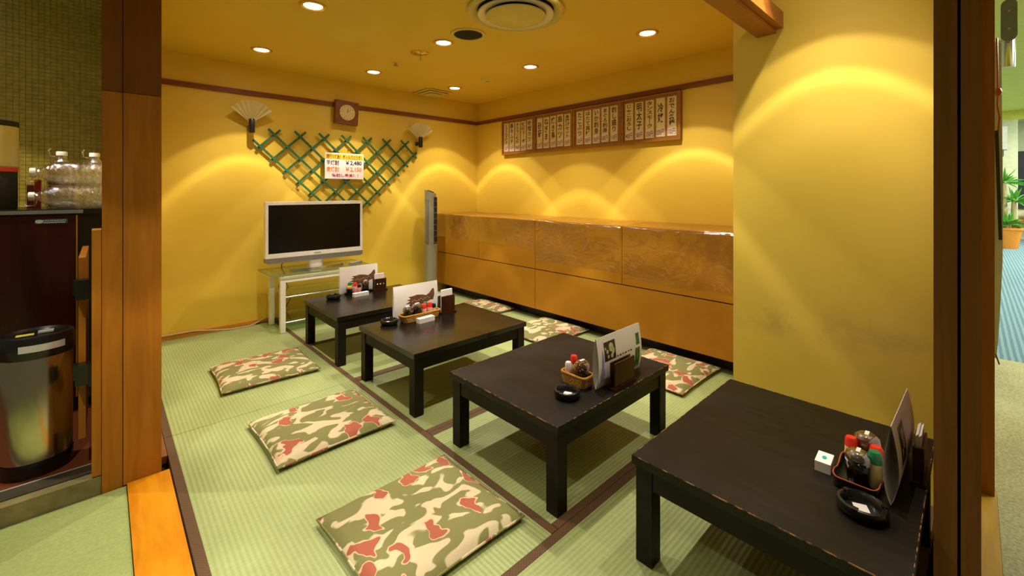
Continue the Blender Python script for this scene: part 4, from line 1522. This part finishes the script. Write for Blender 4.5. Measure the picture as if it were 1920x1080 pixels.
napkin_holder(1.790, 0.111, 0.125, 0.112, 'dark holder behind the menu on the nearest table', 'white napkins behind the menu on the nearest table', False, 0.0, 0.58, True)

# ------------------------------------------------------------------ kitchen corner on the left
fr = thing('ice_maker', 'dark mahogany fronted ice maker with steel top edge', 'ice maker', (-0.40, 3.20, 0.052))
ZF = 1.055
obj('cabinet', B((-0.34, 0.420, 0.012, 0.55, 0.06, ZF - 0.03)), M['black_matte'], fr, bevel=0.004)
obj('front_door', B((-0.34, 0.296, -0.010, 0.010, 0.08, ZF - 0.032)), M['mahog'], fr, bevel=0.003)
obj('door_edge', B((0.298, 0.304, -0.008, 0.010, 0.08, ZF - 0.032)), M['brass'], fr)
obj('worktop', B((-0.36, 0.424, -0.006, 0.57, ZF - 0.029, ZF)), M['black'], fr, bevel=0.004)
obj('steel_edge', B((-0.36, 0.325, -0.016, -0.007, ZF - 0.022, ZF - 0.004)), M['chrome'], fr, bevel=0.002)
for sx in (-0.31, 0.29):
    for sy in (0.04, 0.5):
        bm = bmesh.new()
        lathe(bm, [(0.02, 0), (0.02, 0.06)], 12, (sx, sy))
        obj('foot', bm, M['black'], fr)
bd = obj('badge', B((0.155, 0.268, -0.0125, -0.0095, ZF - 0.072, ZF - 0.048)), M['badge'], fr)
text('HOSHIZAKI', 0.012, (0.222, -0.0132, ZF - 0.056), BACK, M['badge_txt'], bd, bold=0.02, fit=(0.080, 0.008))
obj('badge_line', B((0.184, 0.260, -0.0132, -0.0120, ZF - 0.068, ZF - 0.064)), M['badge_txt'], bd)
bm = bmesh.new()
lathe(bm, [(0, 0.001), (0.013, 0.001), (0.013, 0)], 16, (0, 0), 1.1, 0.7)
obj('emblem', bm, M['badge_txt'], bd, (0.169, -0.0125, ZF - 0.060), (PI / 2, 0, 0))

ZFT = 0.052 + ZF + 0.001


def big_bottle(x, y, lab, liquid, lying=None, fill=0.0):
    t = thing('liquor_bottle', lab, 'bottle', (x, y, ZFT), 0, 'big clear liquor bottles')
    R0 = 0.062
    bm = bmesh.new()
    prof = [(0, 0.002), (R0 * 0.9, 0.0), (R0, 0.010)]
    for k in range(7):
        z = 0.02 + k * 0.024
        prof += [(R0, z), (R0 * 0.95, z + 0.008), (R0 * 0.95, z + 0.014), (R0, z + 0.020)]
    prof += [(R0, 0.195), (R0 * 0.93, 0.215), (R0 * 0.62, 0.255), (R0 * 0.34, 0.275), (0.019, 0.285), (0.019, 0.300)]
    lathe(bm, prof, 26)
    b = obj('bottle_body', bm, M['pet'], t, smooth=True)
    bm = bmesh.new()
    lathe(bm, [(0.0, 0.288), (0.023, 0.288), (0.023, 0.306), (0.021, 0.310), (0, 0.310)], 18)
    c_ = obj('cap', bm, M['white'], t, smooth=True)
    bm = bmesh.new()
    tube(bm, [(-0.018, 0, 0.278), (-0.045, 0, 0.285), (-0.050, 0, 0.315), (-0.042, 0, 0.325)], 0.004, 6)
    d = obj('handle', bm, M['pet'], t, smooth=True)
    if fill:
        bm = bmesh.new()
        lathe(bm, [(0, 0.004), (R0 * 0.88, 0.006), (R0 * 0.91, 0.05), (R0 * 0.91, min(fill, 0.21))] + ([(R0 * 0.62, fill)] if fill > 0.215 else []) + [(0, fill)], 22)
        obj('liquor', bm, M[liquid], t, smooth=True)
    if lying:
        t.rotation_euler = (0, -PI / 2, lying[1])
        t.location = (x, y, ZFT + lying[0])
    return t


big_bottle(-0.166, 3.470, 'half full clear liquor bottle standing beside the dispenser', 'tea', None, 0.235)
big_bottle(-0.035, 3.470, 'empty clear liquor bottle standing against the post', 'tea')
big_bottle(0.030, 3.330, 'lower clear plastic bottle lying on the ice maker', 'tea', (0.0635, 0.0))
big_bottle(0.035, 3.330, 'upper clear plastic bottle lying on the ice maker', 'tea', (0.1885, 0.0))
dp = thing('drink_dispenser', 'cream drink dispenser with red stripe at the picture edge', 'dispenser', (-0.435, 3.42, ZFT))
bm = bmesh.new()
lathe(bm, [(0.11, 0), (0.112, 0.01), (0.112, 0.185), (0.11, 0.19)], 30)
obj('lower_body', bm, M['black_matte'], dp, smooth=True)
bm = bmesh.new()
lathe(bm, [(0.114, 0.19), (0.114, 0.212)], 30)
obj('red_stripe', bm, M['red'], dp, smooth=True)
bm = bmesh.new()
lathe(bm, [(0.113, 0.212), (0.118, 0.218), (0.116, 0.42), (0.110, 0.425)], 30)
obj('upper_body', bm, M['cream'], dp, smooth=True)
bm = bmesh.new()
lathe(bm, [(0.116, 0.421), (0.116, 0.448), (0.10, 0.455), (0, 0.457)], 30)
obj('lid', bm, M['black_matte'], dp, smooth=True)
for k, (x, h_) in enumerate(((-0.290, 0.12), (-0.262, 0.15))):
    t = thing('red_carton', ('small' if k == 0 else 'taller') + ' red carton beside the drink dispenser', 'carton', (x, 3.56, ZFT))
    obj('carton', B((-0.012, 0.012, -0.03, 0.03, 0, h_)), M['red'] if k else M['rim_red'], t, bevel=0.001)
    obj('flap', B((-0.011, 0.011, -0.028, 0.028, h_ + 0.0005, h_ + 0.004)), M['red'], t)

# stainless bin
bn = thing('steel_bin', 'oval stainless steel bin with glossy black lid', 'bin', (-0.200, 2.665, 0.053), 0)
SX, SY = 1.0, 0.9
bm = bmesh.new()
lathe(bm, [(0, 0), (0.104, 0), (0.108, 0.01), (0.108, 0.06)], 40, (0, 0), SX, SY)
obj('base_ring', bm, M['black'], bn, smooth=True)
bm = bmesh.new()
lathe(bm, [(0.106, 0.060), (0.1065, 0.470), (0.1045, 0.474), (0.1045, 0.478)], 40, (0, 0), SX, SY)
obj('steel_body', bm, M['steel'], bn, smooth=True)
bm = bmesh.new()
lathe(bm, [(0.110, 0.474), (0.113, 0.482), (0.113, 0.545), (0.108, 0.560), (0.098, 0.563), (0.090, 0.556), (0, 0.560)], 40, (0, 0), SX, SY)
obj('lid', bm, M['black'], bn, smooth=True)
bm = bmesh.new()
pts = []
for k in range(13):
    a = math.radians(-112 + 70 * k / 12)
    pts.append((0.1145 * math.cos(a) * SX, 0.1145 * math.sin(a) * SY))
pin = [(p_[0] * 0.97, p_[1] * 0.97) for p_ in pts]
prism(bm, pts + pin[::-1], 2, 0.505, 0.532)
obj('front_plate', bm, M['silver'], bn, bevel=0.001)
obj('caution_label', B((-0.055, -0.005, -0.045, -0.015, 0.5605, 0.5625)), M['yellowlabel'], bn)
obj('top_button', B((0.005, 0.05, -0.03, 0.005, 0.5605, 0.566)), M['silver'], bn, bevel=0.002)

# half-height gate
gt = thing('kitchen_gate', 'narrow wooden half-height kitchen gate with black hinges', 'gate', (0, 2.43, 0))
obj('gate_post', B((-0.0325, -0.0045, -0.050, 0.06, 0.071, 1.045)), M['post'], gt, bevel=0.002)
obj('gate_leaf', B((-0.0735, -0.0515, 0.09, 0.62, 0.18, 0.925)), M['post'], gt, bevel=0.002)
for z in (0.80, 0.455):
    obj('hinge', B((-0.082, -0.033, 0.035, 0.088, z - 0.040, z + 0.040)), M['black'], gt, bevel=0.004)
    bm = bmesh.new()
    tube(bm, [(-0.036, 0.030, z - 0.048), (-0.036, 0.030, z + 0.048)], 0.006, 10)
    obj('hinge_pin', bm, M['black'], gt)
    obj('spring_plate', B((-0.090, -0.0745, 0.09, 0.13, z - 0.032, z + 0.03)), M['black'], gt, bevel=0.004)

# ------------------------------------------------------------------ lobby objects in the right-hand gap
sp_ = thing('hanging_spotlight', 'black and chrome hanging spotlight in the lobby', 'spotlight', (4.55, -0.165, 2.72))
bm = bmesh.new()
tube(bm, [(0, 0, 0), (0, 0, -0.20)], 0.012, 10)
obj('stem', bm, M['black'], sp_)
bm = bmesh.new()
pl = [(0.038 * math.cos(a), -0.245 + 0.038 * math.sin(a)) for a in [PI * k / 10 for k in range(11)]] + \
     [(0.038 * math.cos(a), -0.455 + 0.038 * math.sin(a)) for a in [PI + PI * k / 10 for k in range(11)]]
prism(bm, pl, 0, -0.035, -0.015)
obj('bracket_plate', bm, M['grey'], sp_, bevel=0.003)
for z in (-0.29, -0.41):
    bm = bmesh.new()
    tube(bm, [(-0.042, 0, z), (-0.030, 0, z)], 0.008, 8)
    obj('bolt', bm, M['brass'], sp_)
bm = bmesh.new()
tube(bm, [(0.035, 0, -0.36), (0.035, 0.004, -0.66)], 0.036, 20)
obj('lamp_tube', bm, M['chrome'], sp_, smooth=True)

bn2 = thing('hanging_banner', 'narrow grey cloth banner hanging past the slim post', 'banner', (3.30, 0, 0))
bm = bmesh.new()
rows = []
for k in range(21):
    q = k / 20
    z = 0.35 + 1.60 * q
    yl = -0.070
    wd = 0.008 + 0.022 * min(1.0, (q * 3.2)) ** 0.7 - 0.010 * max(0, q - 0.55)
    xo = 0.012 * math.sin(q * 9)
    rows.append([bm.verts.new((xo, yl + 0.03, z)), bm.verts.new((xo + 0.006, yl - wd, z)), bm.verts.new((xo + 0.010, yl - wd, z)), bm.verts.new((xo + 0.004, yl + 0.03, z))])
for A_, C_ in zip(rows, rows[1:]):
    for k in range(4):
        bm.faces.new((A_[k], A_[(k + 1) % 4], C_[(k + 1) % 4], C_[k]))
bm.faces.new(rows[0][::-1])
bm.faces.new(rows[-1])
obj('cloth', bm, M['cloth'], bn2, smooth=True)
bm = bmesh.new()
tube(bm, [(0.004, -0.076, 0.37), (-0.01, -0.088, 0.325)], 0.003, 6)
obj('bottom_stick', bm, M['post_dark'], bn2)
bm = bmesh.new()
tube(bm, [(0.006, 0.40, 1.955), (0.006, -0.10, 1.955)], 0.006, 8)
obj('top_pole', bm, M['silver'], bn2)
tg = thing('notice_board', 'dark slanting notice board hanging by a red tasselled cord', 'board', (3.20, -0.090, 0))
bm = bmesh.new()
prism(bm, [(0.020, 1.497), (0.007, 1.497), (-0.005, 0.96), (0.006, 0.96)], 0, 0.0, 0.06)
obj('board', bm, M['toe'], tg, bevel=0.002)
bm = bmesh.new()
tube(bm, [(0.02, 0.008, 1.495), (0.0, 0.004, 1.56), (0.0, 0.011, 1.62), (0, 0.009, 1.69), (0.02, 0.012, 1.955)], 0.004, 6)
obj('red_cord', bm, M['rim_red'], tg, smooth=True)
bm = bmesh.new()
lathe(bm, [(0, 1.665), (0.010, 1.668), (0.014, 1.685), (0.010, 1.703), (0, 1.708)], 12, (0, 0.009))
obj('tassel_knot', bm, M['rim_red'], tg, smooth=True)
ac = thing('wall_unit', 'white wall unit beside the lobby column', 'appliance', (9.0, -0.262, 1.77))
obj('housing', B((0, 0.25, -0.053, 1.15, 0, 0.315)), M['white'], ac, bevel=0.02)
obj('lower_grille', B((0.01, 0.2, -0.02, 1.10, -0.09, -0.002)), M['grey'], ac, bevel=0.01)

pt_ = thing('potted_yucca', 'potted yucca in an orange pot before the lobby column', 'potted plant', (14.0, -0.50, -0.02))
bm = bmesh.new()
lathe(bm, [(0, 0), (0.14, 0), (0.20, 0.40), (0.215, 0.40), (0.215, 0.44), (0.185, 0.44), (0.18, 0.38), (0, 0.38)], 24)
obj('pot', bm, M['terracotta'], pt_, smooth=True)
for k, (dx, dy, hgt) in enumerate(((0.0, 0.05, 1.42), (0.05, -0.07, 1.02), (-0.06, 0.0, 0.52))):
    bm = bmesh.new()
    tube(bm, [(dx, dy, 0.36), (dx * 1.3, dy * 1.2, hgt)], [0.05, 0.035], 10)
    tr_ = obj('trunk', bm, M['trunk'], pt_, smooth=True)
    bm = bmesh.new()
    for i in range(34):
        a, el = random.uniform(0, 2 * PI), random.uniform(-0.1, 1.35)
        L_ = random.uniform(0.26, 0.40)
        d = Vector((math.cos(a) * math.cos(el), math.sin(a) * math.cos(el), math.sin(el)))
        s, u = frame_of(d)
        b0 = Vector((dx * 1.3, dy * 1.2, hgt - 0.02))
        q = [b0 - s * 0.012, b0 + s * 0.012, b0 + d * L_ * 0.55 + s * 0.02 + Vector((0, 0, -0.01)), b0 + d * L_ + Vector((0, 0, -0.10 * math.cos(el))), b0 + d * L_ * 0.55 - s * 0.02 + Vector((0, 0, -0.01))]
        vs = [bm.verts.new(v) for v in q]
        vs2 = [bm.verts.new(v + u * 0.004) for v in q]
        bm.faces.new(vs)
        bm.faces.new(vs2[::-1])
        for i2 in range(5):
            bm.faces.new((vs[i2], vs2[i2], vs2[(i2 + 1) % 5], vs[(i2 + 1) % 5]))
    obj('leaf_crown', bm, M['leaf'], pt_)
yb_ = thing('yellow_crate', 'small yellow crate on the far window ledge', 'crate', (16.55, -0.99, 0.50))
obj('crate', B((-0.15, 0.15, -0.12, 0.12, 0, 0.2)), M['yellowlabel'], yb_, bevel=0.01)
obj('crate_rim', B((-0.16, 0.16, -0.13, 0.13, 0.201, 0.22)), M['yellowlabel'], yb_, bevel=0.005)


# lobby ceiling panels (fluorescent)
def lobby_lamp(x, y, z, label, e):
    t = thing('ceiling_panel_light', label, 'ceiling light', (x, y, z), 0, 'lobby ceiling panel lights')
    obj('frame', B((-0.62, 0.62, -0.17, 0.17, -0.025, 0)), M['white'], t, bevel=0.004)
    obj('diffuser', B((-0.59, 0.59, -0.14, 0.14, -0.032, -0.026)), M['lens'], t)
    ld = bpy.data.lights.new('panel_lamp', 'AREA')
    ld.shape = 'RECTANGLE'
    ld.size, ld.size_y = 1.2, 0.28
    ld.energy = e
    ld.color = (0.95, 1.0, 0.88)
    lo = bpy.data.objects.new('panel_lamp', ld)
    COL.objects.link(lo)
    lo.location = (0, 0, -0.036)
    lo.parent = t


lobby_lamp(3.9 + 0.7, -2.0, 2.72, 'lobby panel light nearest the tatami room', 45)
lobby_lamp(7.5, -1.9, 2.72, 'second lobby panel light', 70)
lobby_lamp(11.0, -1.9, 2.72, 'third lobby panel light', 80)
lobby_lamp(14.0, -2.2, 2.95, 'lobby panel light near the far column', 110)
